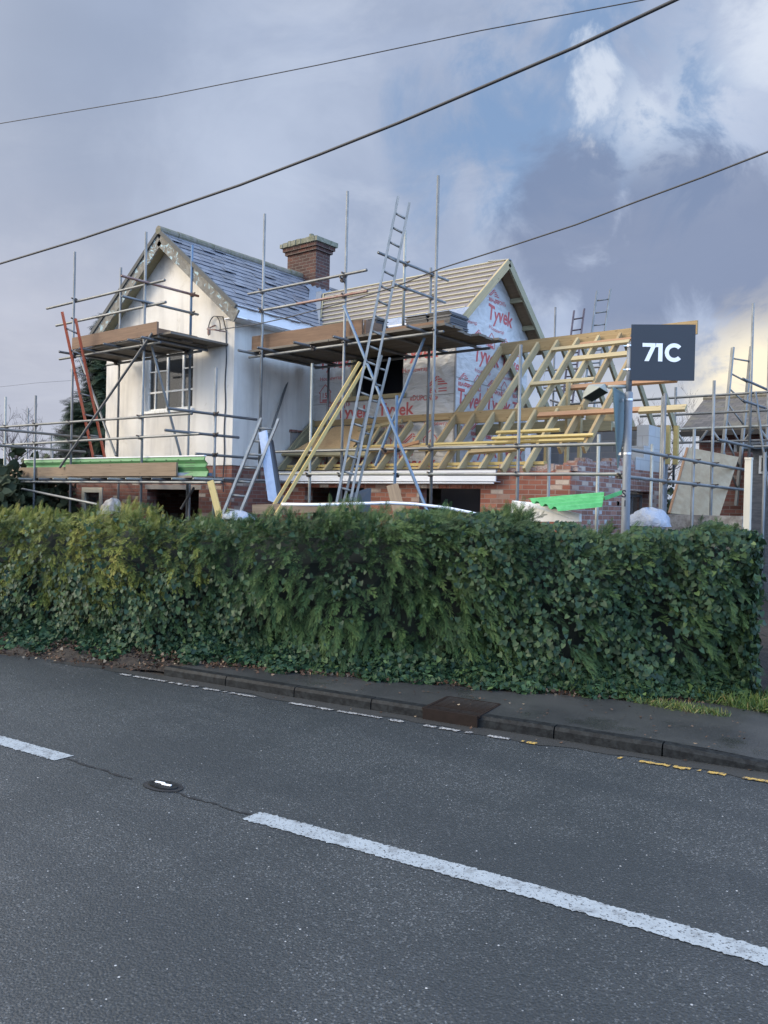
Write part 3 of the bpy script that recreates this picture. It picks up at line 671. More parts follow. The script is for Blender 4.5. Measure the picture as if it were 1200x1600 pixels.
# gable window
win = MB()
x0, x1, z0, z1 = -14.46, -12.92, 3.82, 5.03; yw = 10.335
F = MB()
def fr(a, b, c, d, dep=.05): F.box((a, yw, c), (b, yw+dep, d))
fr(x0, x0+.045, z0, z1); fr(x1-.045, x1, z0, z1); fr(x0+.045, x1-.045, z1-.05, z1); fr(x0+.045, x1-.045, z0, z0+.05)
m1, m2 = x0+.60, x0+1.10
fr(m1, m1+.05, z0+.05, z1-.05); fr(m2, m2+.05, z0+.05, z1-.05)
zt = 4.19; fr(x0+.045, m1, zt, zt+.035); fr(m1+.05, m2, zt, zt+.035); fr(m2+.05, x1-.045, zt, zt+.035)
fr(x0+.045, m1, 4.62, 4.645, .04); fr(m2+.05, x1-.045, 4.62, 4.645, .04)
fr(x0+.22, x0+.245, z0+.05, zt, .04); fr(x0+.22, x0+.245, zt+.035, 4.62, .04); fr(x0+.22, x0+.245, 4.645, z1-.05, .04)
wf = F.build('window', 'window frame', cot)
MB().box((x0+.05, yw+.022, z0+.05), (x1-.05, yw+.026, z1-.05)).build('pane', 'glass', wf)
MB().box((x0-.06, 10.19, z0-.055), (x1+.04, 10.335, z0-.002)).build('sill', 'window frame', wf)
rm = MB(); rm.box((-15.5, 13.0, 2.8), (-12.1, 13.1, 5.2)); rm.box((-14.2, 10.9, 3.0), (-13.85, 10.96, 4.75)); rm.box((-13.55, 11.1, 3.0), (-13.0, 11.15, 4.68))
rm.build('interior_partition', 'room light', cot)
# telephone bracket and cables on the gable
b = OY(345, 515, 10.24); mb = MB()
mb.tube([(b[0]-.16, 10.24, b[2]+.10), (b[0]-.10, 10.0, b[2]-.02), (b[0]+.12, 10.0, b[2]-.06), (b[0]+.16, 10.24, b[2]-.06)], .014, 6)
mb.tube([(b[0]-.12, 10.06, b[2]-.11), (b[0]-.12, 10.06, b[2]+.02)], .03, 8)
mb.build('cable_bracket', 'rusty tube', cot)
mb = MB(); lp = [(b[0]-.14+.17*math.cos(t)-.0, 10.2, b[2]+.02+.24*math.sin(t)) for t in np.linspace(math.pi*1.15, -.3, 16)]
mb.tube(lp, .010, 6); lp2 = [(b[0]+.17+.012*math.sin(z*7), 10.235, z) for z in np.linspace(b[2]-.05, 2.2, 26)]; mb.tube([(b[0]-.1, 10.2, b[2]+.25), (b[0]+.10, 10.2, b[2]+.22), *lp2], .0115, 6)
mb.build('cable', 'wire', cot)
# ---- low brick outhouse beyond the left of the cottage
lo = thing('brick_outhouse', 'low red brick lean-to with a cream framed door, left of the white cottage', 'outhouse', (-16.9, 11.3, G0))
mb = MB(); wall(mb, 'y', 10.28, 10.5, -18.0, -15.86, .2, 2.62, [(-16.74, -15.93, .2, 2.27)]); mb.box((-18.0, 10.5, .2), (-17.8, 13.3, 2.62), r=.5); mb.box((-17.8, 13.1, .2), (-15.86, 13.3, 3.3), r=.5)
mb.build('wall', 'old brick', lo)
F = MB(); F.box((-16.73, 10.26, .4), (-16.62, 10.36, 2.26)); F.box((-16.05, 10.26, .4), (-15.94, 10.36, 2.26)); F.box((-16.62, 10.26, 2.15), (-16.05, 10.36, 2.26)); F.box((-16.62, 10.27, 1.55), (-16.05, 10.35, 1.62))
d_ = F.build('door', 'cream post', lo); MB().box((-16.62, 10.31, 1.62), (-16.05, 10.32, 2.15)).build('pane', 'glass', d_)
MB().box((-16.62, 10.305, .4), (-16.05, 10.33, 1.55)).build('panel', 'cream post', d_)
mb = MB()
for i in range(9):
    ya = 10.1+i*.34; 
    x = -17.25
    while x < -15.9:
        r = random.random(); z0_ = 2.66+(ya-10.1)*.34
        mb.prism([(x, ya, z0_+.03), (min(x+.29, -15.86), ya, z0_+.03), (min(x+.29, -15.86), ya+.38, z0_+.13), (x, ya+.38, z0_+.13)], (0, 0, .014), r=r); x += .3
mb.build('roof', 'slate', lo)

# ---- the wrapped wing
YW, ZW, SW = 13.67, 6.72, .865
def zwing(y): return ZW-SW*abs(y-YW)
wing = thing('wrapped_wing', 'timber wing clad in printed white house wrap, its roof battened but not yet tiled', 'house', (-10, 13.67, G0))
mb = MB(); wall(mb, 'y', 12.36, 12.5, -11.73, -8.24, 2.55, 5.30, [(-10.72, -9.41, 4.14, 5.06)])
mb.prism([(-8.24, 12.5, .3), (-8.24, 14.98, .3), (-8.24, 14.98, zwing(14.98)-.12), (-8.24, YW, ZW-.12), (-8.24, 12.5, zwing(12.5)-.12)], (-.14, 0, 0), r=.5)
mb.box((-11.7, 14.84, .3), (-8.38, 14.98, 5.3), r=.5)
wr = mb.build('wall', 'house wrap', wing)
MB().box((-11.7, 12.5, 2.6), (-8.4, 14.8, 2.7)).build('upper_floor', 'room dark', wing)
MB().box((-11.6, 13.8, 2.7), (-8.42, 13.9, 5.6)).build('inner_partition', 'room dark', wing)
F = MB(); F.box((-10.85, 12.30, 4.05), (-9.33, 12.40, 4.13)); F.box((-10.72, 12.37, 4.14), (-10.68, 12.49, 5.06)); F.build('window_sill', 'pale timber', wing)
# printed lettering on the wrap (flat sheets of ink 3 mm off the wrap)
T = MB()
def house_icon(mb, O, ux, uy, s):
    O, ux, uy = Vector(O), Vector(ux), Vector(uy)
    def ln(a, b, w=.016):
        A = O+ux*a[0]*s+uy*a[1]*s; B = O+ux*b[0]*s+uy*b[1]*s; d = (B-A).normalized(); n_ = ux.cross(uy).cross(d)*w/2
        mb.quad([A-n_, B-n_, B+n_, A+n_])
    P = [(0, 0), (.9, 0), (.9, .65), (1.0, .65), (.45, 1.2), (-.1, .65), (0, .65)]
    for i in range(len(P)): ln(P[i], P[(i+1) % len(P)], .018)
    add_text(mb, '15', .36*s, tuple(O+ux*.14*s+uy*.30*s), tuple(ux), tuple(uy), bold=.01)
    for k in range(2): ln((.2, .09+k*.08), (.7, .09+k*.08), .02)
def tri_icon(mb, O, ux, uy, s):
    O, ux, uy = Vector(O), Vector(ux), Vector(uy)
    def pl(*P): mb.quad([O+ux*a*s+uy*b_*s for a, b_ in P])
    pl((0, .42), (.62, .86), (.62, .98), (-.1, .42)); pl((.18, .42), (.62, .74), (.62, .82), (.05, .42))
    for k in range(4): pl((.66, .93-k*.13), (.66, .86-k*.13), (.80+k*.17, .86-k*.13), (.72+k*.17, .93-k*.13))
    add_text(mb, 'BBA', .26*s, tuple(O+ux*-.05*s+uy*.06*s), tuple(ux), tuple(uy), bold=.02)
    for k in range(2): pl((.72, .30-k*.14), (.72, .24-k*.14), (1.25, .24-k*.14), (1.25, .30-k*.14))
fx, fz = (1, 0, 0), (0, 0, 1); yf = 12.357
def clipx(x, w, a, b): return a < x and x+w < b
base = OY(502, 577, 12.36)[2]                        # baseline of the upper word row
x00 = OY(502, 577, 12.36)[0]-.06
for row in range(3):
    bz = base-row*1.02; sh = (row % 2)*.62
    for k in range(-2, 5):
        x = x00+k*1.05+sh-.1*(row == 1)
        def put(s, h, dx, dz, **kw):
            o = (x+dx, yf, bz+dz); w_ = {'Tyvek': .80, 'Housewrap': .64, '«DUPONT»': .52}[s]
            if not (-11.70 < o[0] and o[0]+w_ < -8.26): return
            if o[0]+w_ > -10.62 and o[0] < -9.47 and bz+dz+h > 4.02 and bz+dz < 5.1: return
            if bz+dz < 2.7: return
            add_text(T, s, h, o, fx, fz, wobble=.006, **kw)
        put('Tyvek', .24, 0, 0, bold=.022, stretch=1.03); put('Housewrap', .085, .03, -.24, bold=.004, stretch=1.1)
        put('«DUPONT»', .10, .22, -.80+.02, bold=.02, stretch=.9)
        for fn, dx, s in ((house_icon, .05, .30), (tri_icon, .62, .34)):
            o = (x+dx, yf, bz-.68)
            if -11.68 < o[0] and o[0]+.42 < -8.26 and not (o[0]+.42 > -10.75 and o[0] < -9.38 and o[2]+.4 > 4.02) and o[2] > 2.7: fn(T, o, fx, fz, s)
T.build('printed_lettering', 'wrap print', wr); T = MB()
gy_, gz_ = (0, 1, 0), (0, 0, 1); xg = -8.237
def inside_g(y, w, z, h): return y > 12.4 and y+w < 14.94 and max(z+h, 0) < min(zwing(y), zwing(y+w))-.16 and z > 2.7
gb0 = OX(762, 497, -8.24)
for row in range(-1, 5):
    bz = gb0[2]-row*.86
    for k in range(-3, 5):
        y = gb0[1]+k*.98+(row % 2)*.52
        tl = .0
        if inside_g(y, .80, bz, .26): add_text(T, 'Tyvek', .29, (xg, y, bz), gy_, (0, .12, .99), wobble=.018, bold=.026, stretch=.92)
        elif inside_g(y, .34, bz, .26): add_text(T, 'Ty', .26, (xg, y, bz), gy_, (0, .12, .99), wobble=.016, bold=.016)
        if inside_g(y+.05, .6, bz-.20, .1): add_text(T, 'Housewrap', .08, (xg, y+.05, bz-.20), gy_, gz_, wobble=.012, stretch=1.1)
        if inside_g(y+.2, .45, bz+.33, .1): add_text(T, '«DUPONT»', .08, (xg, y+.2, bz+.33), gy_, gz_, wobble=.012, bold=.015, stretch=.8)
        if inside_g(y+.05, .3, bz-.52, .3): house_icon(T, (xg, y+.05, bz-.54), gy_, gz_, .24)
        if inside_g(y+.5, .4, bz-.52, .3): tri_icon(T, (xg, y+.5, bz-.54), gy_, gz_, .28)
T.build('printed_lettering', 'wrap print', wr)
# laps in the wrap
mb = MB()
for z in (4.03, 3.0): mb.beam((-11.7, 12.356, z), (-8.26, 12.356, z+.02), .006, .012)
mb.beam((-8.237, 12.4, 4.35), (-8.237, 14.9, 4.28), .006, .014); mb.beam((-8.24, 12.36, 2.6), (-8.24, 12.36, 5.2), .03, .03, up=(0, 1, 0))
mb.build('wrap_lap', 'exposed render', wr)
mb = MB()
for sgn in (-1, 1):
    ye = YW+sgn*1.62
    mb.prism([(-13.05, YW, ZW), (-13.05, ye, zwing(ye)), (-13.05, ye, zwing(ye)-.06), (-13.05, YW, ZW-.06)], (5.07, 0, 0), r=.5)
wroof = mb.build('roof', 'roof membrane', wing)
def vx(y): return np.interp(y, [12.06, 13.67], [-11.32, -12.72])
for k in range(11):
    s_ = .04+k*.148; y = YW-s_; m = MB()
    m.beam((vx(y), y, zwing(y)+.018), (-8.02+random.uniform(-.03, .01), y, zwing(y)+.018), .034, .024, up=(0, -SW, 1)); m.build('batten', 'grey batten', wroof)
MB().beam((vx(13.6)+.0, 13.62, zwing(13.62)+.03), (vx(12.1), 12.1, zwing(12.1)+.03), .03, .03).build('edge_batten', 'pale timber', wroof)
for sgn, mt in ((-1, 'pale timber'), (1, 'greenish timber')):
    ye = YW+sgn*1.66
    MB().beam((-7.96, YW, ZW-.075), (-7.96, ye, zwing(ye)-.075), .045, .155, up=(0, 0, 1)).build('bargeboard', mt, wing)
    MB().quad([(-7.98, YW, ZW-.10), (-7.98, ye, zwing(ye)-.10), (-8.24, ye, zwing(ye)-.10), (-8.24, YW, ZW-.10)]).build('soffit', 'brown plank' if sgn > 0 else 'pale timber', wing)
    for f in (.36, .68):
        y = YW+sgn*1.6*f; MB().beam((-8.24, y, zwing(y)-.15), (-7.98, y, zwing(y)-.15), .045, .09).build('soffit_noggin', 'greenish timber', wing)
MB().beam((-7.93, YW-.01, ZW-.02), (-8.4, YW-.01, ZW+.02), .09, .02).build('ridge_capping', 'lead', wing)
MB().box((-8.02, 12.02, 5.14), (-7.93, 12.14, 5.33)).build('barge_foot', 'pale timber', wing)
MB().box((-9.6, 12.02, 5.17), (-8.03, 12.05, 5.34)).build('fascia', 'white fascia', wing)
MB().box((-9.6, 12.05, 5.15), (-8.03, 12.35, 5.17)).build('eaves_soffit', 'white fascia', wing)
mb = MB(); 
for i in range(10):
    xa = -11.2+i*.33; mb.quad([(xa, 12.0, zwing(12.0)+.03+.012*math.sin(i*2)), (xa+.33, 12.0, zwing(12.0)+.03+.012*math.sin(i*2+2)), (xa+.33, 12.24, zwing(12.24)+.045), (xa, 12.24, zwing(12.24)+.045)])
mb.build('eaves_membrane', 'white polythene', wroof)

# ---- the brick extension with open rafters
ext = thing('brick_extension', 'low red brick extension with open new roof rafters and a white fascia', 'extension', (-8, 13, G0))
mb = MB(); wall(mb, 'y', 11.4, 11.62, -11.755, -5.5, .2, 2.60, [(-10.97, -9.5, .9, 2.325), (-8.28, -7.06, .9, 2.325)])
mb.build('wall', 'orange brick', ext)
for (a, b) in ((-11.1, -9.4), (-8.4, -6.95)):
    m = MB(); x = a
    while x < b: m.box((x+.004, 11.392, 2.33), (x+.068, 11.5, 2.545)); x += .076
    m.build('soldier_course', 'orange brick', ext)
m = MB().box((-8.02, 11.385, 2.40), (-7.97, 11.42, 2.58)).box((-7.72, 11.385, 2.40), (-7.67, 11.42, 2.58)).box((-8.49, 11.385, 2.42), (-8.38, 11.42, 2.56)); m.build('packer', 'pale timber', ext)
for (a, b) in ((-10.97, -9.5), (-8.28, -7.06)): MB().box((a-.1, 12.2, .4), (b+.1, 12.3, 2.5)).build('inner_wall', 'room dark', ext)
mb = MB(); wall(mb, 'x', -5.73, -5.502, 11.62, 15.3, .2, 2.74, [(13.72, 14.62, .9, 2.36)])
mb.box((-5.73, 11.4, 2.602), (-5.502, 11.62, 2.68), r=.5); mb.box((-5.73, 12.9, 2.742), (-5.504, 13.9, 2.82), r=.5)
mb.build('side_wall', 'pink brick', ext)
m = MB(); y = 13.6
while y < 14.75: m.box((-5.6, y+.004, 2.37), (-5.49, y+.068, 2.585)); y += .076
m.build('soldier_course', 'pink brick', ext)
for _ in range(24):
    yy, zz_ = random.uniform(11.7, 15.0), random.choice([1.66, 1.81, 1.96, 2.11, 2.26, 2.41, 2.56])
    if 13.5 < yy < 14.8: continue
    MB().box((-5.53, yy, zz_), (-5.497, yy+.10, zz_+.065)).build('patch_brick', 'pale block', ext)
m = MB().box((-5.66, 13.76, .9), (-5.62, 14.58, 1.7)).box((-5.66, 13.76, 1.7), (-5.62, 13.81, 2.32)).box((-5.66, 14.53, 1.7), (-5.62, 14.58, 2.32)).box((-5.66, 14.1, 1.7), (-5.62, 14.14, 2.32)).box((-5.66, 13.81, 2.27), (-5.62, 14.1, 2.32)).box((-5.66, 14.14, 2.27), (-5.62, 14.53, 2.32)); wf2 = m.build('window', 'dark tube', ext)
MB().box((-5.645, 13.81, 1.7), (-5.641, 14.53, 2.27)).build('pane', 'glass', wf2)
m = MB(); z = 2.742; m.box((-5.73, 14.30, z), (-5.51, 15.3, z+.44), r=.2); m.box((-5.73, 14.52, z+.44), (-5.51, 15.3, 3.57), r=.8); m.box((-5.73, 13.95, z), (-5.51, 14.297, z+.22), r=.5); m.build('block_gable', 'pale block', ext)
m = MB().box((-8.3, 15.32, .3), (-5.5, 15.5, 3.55), r=.4); m.build('rear_wall', 'grey blockwork', ext)
m = MB()                                           # ragged wall top
x = -6.75
while x < -5.55:
    w_ = random.uniform(.08, .2); m.box((x, 11.42+random.uniform(0, .03), 2.602), (x+w_, 11.6, 2.63+random.uniform(0, .09))); x += w_
m.build('rubble', 'mortar rubble', ext); m = MB()
y = 11.7
while y < 13.9: w_ = random.uniform(.08, .2); m.box((-5.71, y, 2.742 if y < 12.9 else 2.822), (-5.53, y+w_, 2.77+random.uniform(0, .07)+(0 if y < 12.9 else .07))); y += w_
m.build('rubble', 'mortar rubble', ext)
def zs(y): return 2.66+(y-11.25)*.957               # top of front rafters
def onslope(x, y): 
    d = ray(x, y); t = (2.66-11.25*.957-CAM[2]+.957*CAM[1])/(d[2]-.957*d[1]); return CAM+t*d
RX = [-8.2+.4*k for k in range(8)]
ua = (0, -.957, 1)
RD = .13
for k, x in enumerate(RX):
    y0 = 11.275 if k <= 5 else 11.62; y1 = 13.87
    MB().beam((x, y0, zs(y0)-RD*.69), (x, y1, zs(y1)-RD*.69), .047, RD, up=ua).build('rafter', random.choice(['pale timber', 'new timber', 'pale timber']), ext)
for i in range(8):
    x = -11.58+.41*i
    MB().beam((x, 11.275, zs(11.275)-RD*.69), (x, 12.27, zs(12.27)-RD*.69), .047, RD, up=ua).build('rafter', 'greenish timber' if i < 3 else 'pale timber', ext)
for k, x in enumerate(RX):
    y0, y1 = 13.93, 15.52; z0_ = 5.17; zf = lambda y: z0_-(y-13.93)*.957
    MB().beam((x+.02, y0, zf(y0)-.09), (x+.02, y1, zf(y1)-.09), .047, RD, up=(0, .957, 1)).build('rear_rafter', 'greenish timber', ext)
MB().beam((-8.23, 13.9, 5.08), (-4.5, 13.9, 5.08), .045, .225).build('ridge_board', 'new timber', ext)
MB().beam((-8.23, 13.1, 3.45), (-5.6, 13.1, 3.45), .05, .2).build('purlin', 'greenish timber', ext)
MB().beam((-11.70, 12.325, 3.64), (-8.24, 12.325, 3.64), .045, .12).build('ledger_board', 'new timber', ext)
MB().beam((-8.22, 12.34, 3.60), (-5.75, 12.34, 3.60), .06, .21).build('purlin', 'new timber', ext)
MB().beam((-5.75, 12.44, 3.58), (-5.2, 12.50, 3.52), .05, .20).build('purlin', 'pale timber', ext)
for z_, y_ in ((2.665, 11.52), (2.735, 11.55)):
    MB().beam((-11.7, y_, z_), (-6.0, y_, z_), .10, .05).build('wall_plate', 'yellow batten', ext)
MB().beam((-8.2, 15.42, 3.60), (-5.45, 15.42, 3.60), .12, .07).build('rear_plate', 'brown plank', ext)
MB().box((-11.70, 11.235, 2.44), (-6.69, 11.26, 2.625)).box((-11.70, 11.26, 2.43), (-6.69, 11.39, 2.44)).build('fascia', 'white fascia', ext)
MB().box((-11.70, 11.22, 2.628), (-6.62, 11.32, 2.645)).build('eaves_strip', 'black rubber', ext)
MB().tube([(-11.6, 11.20, 2.405), (-6.7, 11.20, 2.41)], .012, 6).build('drip_edge', 'white fascia', ext)
# boards and battens lying across the rafters (fixed parts of the roof frame)
for (a, b, w_, h_, mt) in (((861, 551), (985, 532), .09, .045, 'pale timber'), ((905, 541), (1000, 527), .06, .03, 'orange timber'), ((893, 564), (1000, 551), .12, .045, 'pale timber'), ((830, 602), (928, 594), .09, .04, 'pale timber'), ((893, 605), (1058, 597), .10, .045, 'orange timber'), ((840, 652), (1070, 636), .10, .04, 'orange timber'), ((1000, 641), (1071, 641), .12, .05, 'pale timber')):
    A, B = onslope(*a), onslope(*b); z_ = (A[2]+B[2])/2; y_ = (A[1]+B[1])/2
    MB().beam((A[0], y_, z_+.015), (B[0], y_, z_+.015), w_, h_, up=ua).build('cross_board', mt, ext)
for (a, b, dz) in (((556, 699), (842, 691), .03), ((770, 684), (925, 683), .03), ((776, 676), (874, 674), .03), ((795, 690), (912, 690), .03), ((778, 688), (926, 687), .07)):
    A, B = onslope(*a), onslope(*b); y_ = (A[1]+B[1])/2; z_ = zs(y_)+dz-.02
    MB().beam((A[0], y_, z_), (B[0], y_, z_), .05, .038, up=ua).build('batten', 'yellow batten', ext)
for (px_, ya, yb, Y_) in ((888, 598, 690, 12.6), (907, 652, 690, 12.9), (855, 640, 700, 12.7), (716, 655, 700, 12.5), (783, 655, 705, 12.6)):
    A = OY(px_, ya, Y_); B = OY(px_, yb, Y_); MB().beam((A[0], Y_, B[2]-.5), (A[0], Y_, A[2]), .047, .09, up=(0, 1, 0)).build('stud', 'pale timber', ext)
for (a, b) in (((885, 620), (850, 690)), ((960, 560), (985, 640))):
    pass
# corner posts by the block gable
MB().box((-5.49, 15.25, 2.9), (-5.40, 15.33, 3.62)).box((-5.36, 15.35, 2.9), (-5.28, 15.43, 3.62)).build('corner_stud', 'yellow batten', ext)
for k, (a, b, mt) in enumerate((((440, 712), (556, 705), 'pale timber'), ((575, 706), (668, 702), 'new timber'), ((560, 676), (628, 662), 'pale timber'), ((655, 706), (760, 703), 'pale timber'), ((735, 712), (820, 706), 'new timber'), ((600, 712), (655, 697), 'orange timber'))):
    A, B = onslope(*a), onslope(*b); A[2] += .035+.006*k; B[2] += .035+.006*k
    tag(MB().beam(A, B, .09, .045, up=ua).build('loose_board', mt), ['loose pale board lying low on the rafters left of the long ladder', 'loose yellow board lying on the rafters under the blue upright tube', 'short loose board lying slantwise on the rafters beside the long silver ladder', 'loose pale board lying across the rafters above the right brick window opening', 'loose yellow board lying on the rafters near the right end of the white fascia', 'short orange loose board crossing the rafters just left of the blue upright tube'][k], 'board', 'loose boards on the rafters')
# OSB sheet laid on the left rafters
m = MB(); ya, yb = 11.60, 12.14
m.prism([(-11.55, ya, zs(ya)+.01), (-10.02, ya, zs(ya)+.01), (-10.02, yb, zs(yb)+.01), (-10.9, yb, zs(yb)+.01)], (0, 0, .02)); 
for v_ in range(len(m.l)): m.l[v_] = (m.v[v_][0], m.v[v_][1]*1.4, 0)
osb = tag(m.build('chipboard_sheet', 'osb sheet'), 'tan chipboard sheet lying on the rafters beside the white side wall', 'sheet')
m = MB().beam((-11.62, 11.56, zs(11.56)+.035), (-9.55, 11.50, zs(11.50)+.035), .12, .045, up=ua).build('cross_board', 'greenish timber', ext)
m = MB().beam((-9.6, 11.50, zs(11.5)+.04), (-9.7, 12.1, zs(12.1)+.05), .05, .05, up=ua).build('cross_board', 'pale timber', ext)
MB().beam((-11.62, 11.58, zs(11.58)+.02), (-11.62, 12.3, zs(12.3)+.02), .05, .1, up=ua).build('edge_rafter', 'greenish timber', ext)

# ------------------------------------------------------------------ scaffolds
TR = .0242
def standard(S, x, y, z0, z1, mat='galvanised tube', lean=(0, 0)):
    return MB().tube([(x, y, z0), (x+lean[0], y+lean[1], z1)], TR, 10).build('standard', mat, S, True)
def tube(S, name, a, b, mat='galvanised tube'):
    a, b = Vector(a), Vector(b); m = MB().tube([a, b], TR, 10, cap=False)
    d = (b-a).normalized(); m.tube([a, a+d*.004], TR*.72, 8); m.tube([b-d*.004, b], TR*.72, 8)
    return m.build(name, mat, S, True)
def coupler(S, x, y, z, ax='x'):
    m = MB(); e = Vector((1, 0, 0)) if ax == 'x' else Vector((0, 1, 0)); p = Vector((x, y, z))
    m.tube([p-e*.035, p+e*.035], .037, 8); m.tube([p+Vector((0, 0, -.035)), p+Vector((0, 0, .035))], .036, 8)
    o = Vector((0, -1, 0)) if ax == 'x' else Vector((1, 0, 0)); m.beam(p+o*.03+Vector((0, 0, .02)), p+o*.085+Vector((0, 0, .03)), .022, .022)
    return m.build('coupler', 'coupler', S, False)
def board(S, name, a, b, w, h, mat='scaffold board', up=(0, 0, 1)):
    return MB().beam(a, b, w, h, up).build(name, mat, S)

# --- gable tower on the cottage front
YT, YB, XL, XRT = 8.91, 9.95, -14.93, -12.64
S = thing('gable_scaffold', 'tall tube scaffold with a boarded lift in front of the white gable', 'scaffold', (XL, YT, G0))
standard(S, XL, YT, G0, 6.84); standard(S, XRT+.02, YT, G0, 6.80, 'galvanised tube'); 
standard(S, XRT, YB, 4.7, 6.84, 'blue tube'); standard(S, XRT, YB, G0, 4.7, 'galvanised tube'); standard(S, XL, YB, 2.4, 6.78)
for z, xa, xb in ((5.90, -16.02, -12.12), (5.51, -15.65, -12.08)):
    tube(S, 'guard_rail', (xa, YT+.05, z-.02), (xb, YT+.05, z-.04+.02)); coupler(S, XL, YT+.025, z); coupler(S, XRT, YT+.025, z)
for z, ya, m_ in ((5.90, 8.40, 'rusty tube'), (5.55, 8.42, 'galvanised tube')):
    tube(S, 'guard_rail', (XRT+.05, ya, z), (XRT+.05, 10.08, z), m_); coupler(S, XRT+.025, YB, z, 'y')
for y_, xa, xb in ((YT+.05, -15.5, -12.2), (YB-.05, -15.3, -12.25)): tube(S, 'ledger', (xa, y_, 4.80), (xb, y_, 4.80)); coupler(S, XL, y_-.02, 4.80); coupler(S, XRT, y_-.02, 4.80)
for x_ in (-15.0, -14.3, -13.5, -12.75, -12.35): tube(S, 'transom', (x_, 8.66, 4.855), (x_, 10.12, 4.855), 'dark tube')
for k in range(5):
    y_ = 9.02+k*.228; board(S, 'scaffold_board', (-15.05+random.uniform(-.08, .05), y_, 4.90), (-12.15+random.uniform(-.12, .15), y_, 4.90), .222, .038)
for k in range(3): board(S, 'scaffold_board', (-12.5+k*.24, 8.95, 4.943), (-12.5+k*.24, 10.4+.06*k, 4.943), .225, .036)
board(S, 'toe_board', (-14.87, YT-.04, 5.03), (-12.17, YT-.04, 5.03), .04, .225, 'toe board'); board(S, 'toe_board', (-12.58, 9.0, 5.03), (-12.58, 10.05, 5.03), .04, .2, 'toe board')
tube(S, 'brace', (-12.30, YT-.06, 4.95), (-15.22, YT-.06, 2.62), 'dark tube')
tube(S, 'brace', (XRT-.04, YT+.1, 5.1), OY(285, 722, 9.7), 'galvanised tube'); tube(S, 'brace', OY(118, 540, 9.9), OY(181, 712, 9.9), 'galvanised tube')
coupler(S, -12.6, YT-.03, 4.72)

# --- long low scaffold along the front, left
S = thing('low_scaffold', 'low tube scaffold with a long toe board before the brick base at far left', 'scaffold', (-15, 8.91, G0))
YL = 8.86
for px_, top, m_ in ((9, 620, 'pale tube'), (56, 618, 'galvanised tube')):
    p = OY(px_, top, YL+.02); standard(S, p[0], YL+.02, G0, p[2], m_)
for px_, top, Y_ in ((44, 638, 11.5), (80, 680, 12.2), (82, 700, 10.6)):
    p = OY(px_, top, Y_); standard(S, p[0], Y_, G0, p[2])
p338 = OY(338, 574, 9.40); standard(S, p338[0], 9.40, G0, p338[2])
for ya, yb in (((-30, 669.5), (300, 646)), ((-30, 697.5), (312, 678))):
    a = OY(*ya, YL); b = OY(*yb, YL); z = (a[2]+b[2])/2; tube(S, 'guard_rail', (a[0], YL, a[2]), (b[0], YL, b[2]))
    for x_ in (OY(9, 650, YL)[0], OY(55, 650, YL)[0], XL, XRT): coupler(S, x_, YL+.025, a[2]+(b[2]-a[2])*(x_-a[0])/(b[0]-a[0]))
a = OY(-30, 751, YL); b = OY(346, 757, YL); tube(S, 'ledger', (a[0], YL, 2.33), (b[0], YL, 2.33), 'galvanised tube')
for pa, pb, Xp in (((-30, 668), (160, 686), None), ((-30, 694), (133, 706), None)):
    a = AT(*pa, 13.2); b = AT(*pb, 18.2); tube(S, 'guard_rail', a, b)
for (a, b) in (((262, 638), (401, 656)), ((258, 672), (373, 684)), ((306, 709), (415, 719))):
    A, B = OX(*a, -11.25), OX(*b, -11.25); tube(S, 'guard_rail', (-11.25, A[1], A[2]), (-11.25, B[1], A[2]), 'dark tube' if b[0] != 415 else 'galvanised tube'); coupler(S, -11.22, 9.40, A[2], 'y')
for k in range(13):
    x_ = -17.6+k*.62; tube(S, 'transom', (x_, 8.70-.05*(k % 3), 2.385), (x_, 10.2, 2.385), 'pale tube' if k % 3 else 'dark tube')
for k in range(4): board(S, 'scaffold_board', (-18.2, 9.02+.235*k, 2.43), (-11.2, 9.02+.235*k, 2.43), .225, .038)
board(S, 'toe_board', (-18.6, YL+.07, 2.53), (-15.0, YL+.07, 2.52), .04, .22, 'weathered board'); board(S, 'toe_board', (-15.05, YL+.03, 2.56), (-11.58, YL+.03, 2.56), .04, .235, 'weathered board')
A, B = OY(0, 757, 8.7), OY(152, 788, 8.7); tube(S, 'brace', A, B)
tube(S, 'brace', OY(303, 762, 9.8), OY(283, 795, 9.8), 'dark tube'); standard(S, OY(296, 770, 9.95)[0], 9.95, G0, 2.4, 'dark tube'); standard(S, OY(185, 770, 10.1)[0], 10.1, G0, 2.4, 'dark tube')
tube(S, 'brace', OY(75, 800, 11), OY(85, 768, 11), 'black rubber')

# green boarding behind the toe board
m = MB(); a = OY(38, 719, 9.0); b = OY(320, 713, 9.0)
zt_ = 2.80; prof = [(0, 0), (.02, -.06), (.0, -.12), (.03, -.18), (.01, -.25), (.04, -.34)]
za, zb = a[2], b[2]
for i in range(len(prof)-1):
    p_, q2 = prof[i], prof[i+1]
    A = (a[0]+.1*i*.6, 9.0-p_[0]*2, za+p_[1]); B = (b[0]+.03*i, 9.0-p_[0]*2, zb+p_[1]); C_ = (b[0]+.03*(i+1), 9.0-q2[0]*2, zb+q2[1]); D = (a[0]+.1*(i+1)*.6, 9.0-q2[0]*2, za+q2[1])
    m.quad([D, C_, B, A]); m.quad([(v[0], v[1]+.02, v[2]) for v in (A, B, C_, D)])
gb = thing('green_eaves_tray', 'long light green plastic tray with a white top edge on the low scaffold', 'plastic sheet', (-14, 9.0, 2.45))
m.build('sheet', 'green tray', gb)
MB().beam((a[0], 9.01, za+.012), (b[0], 9.01, zb+.012), .05, .02).build('top_edge', 'white fascia', gb)
m = MB()
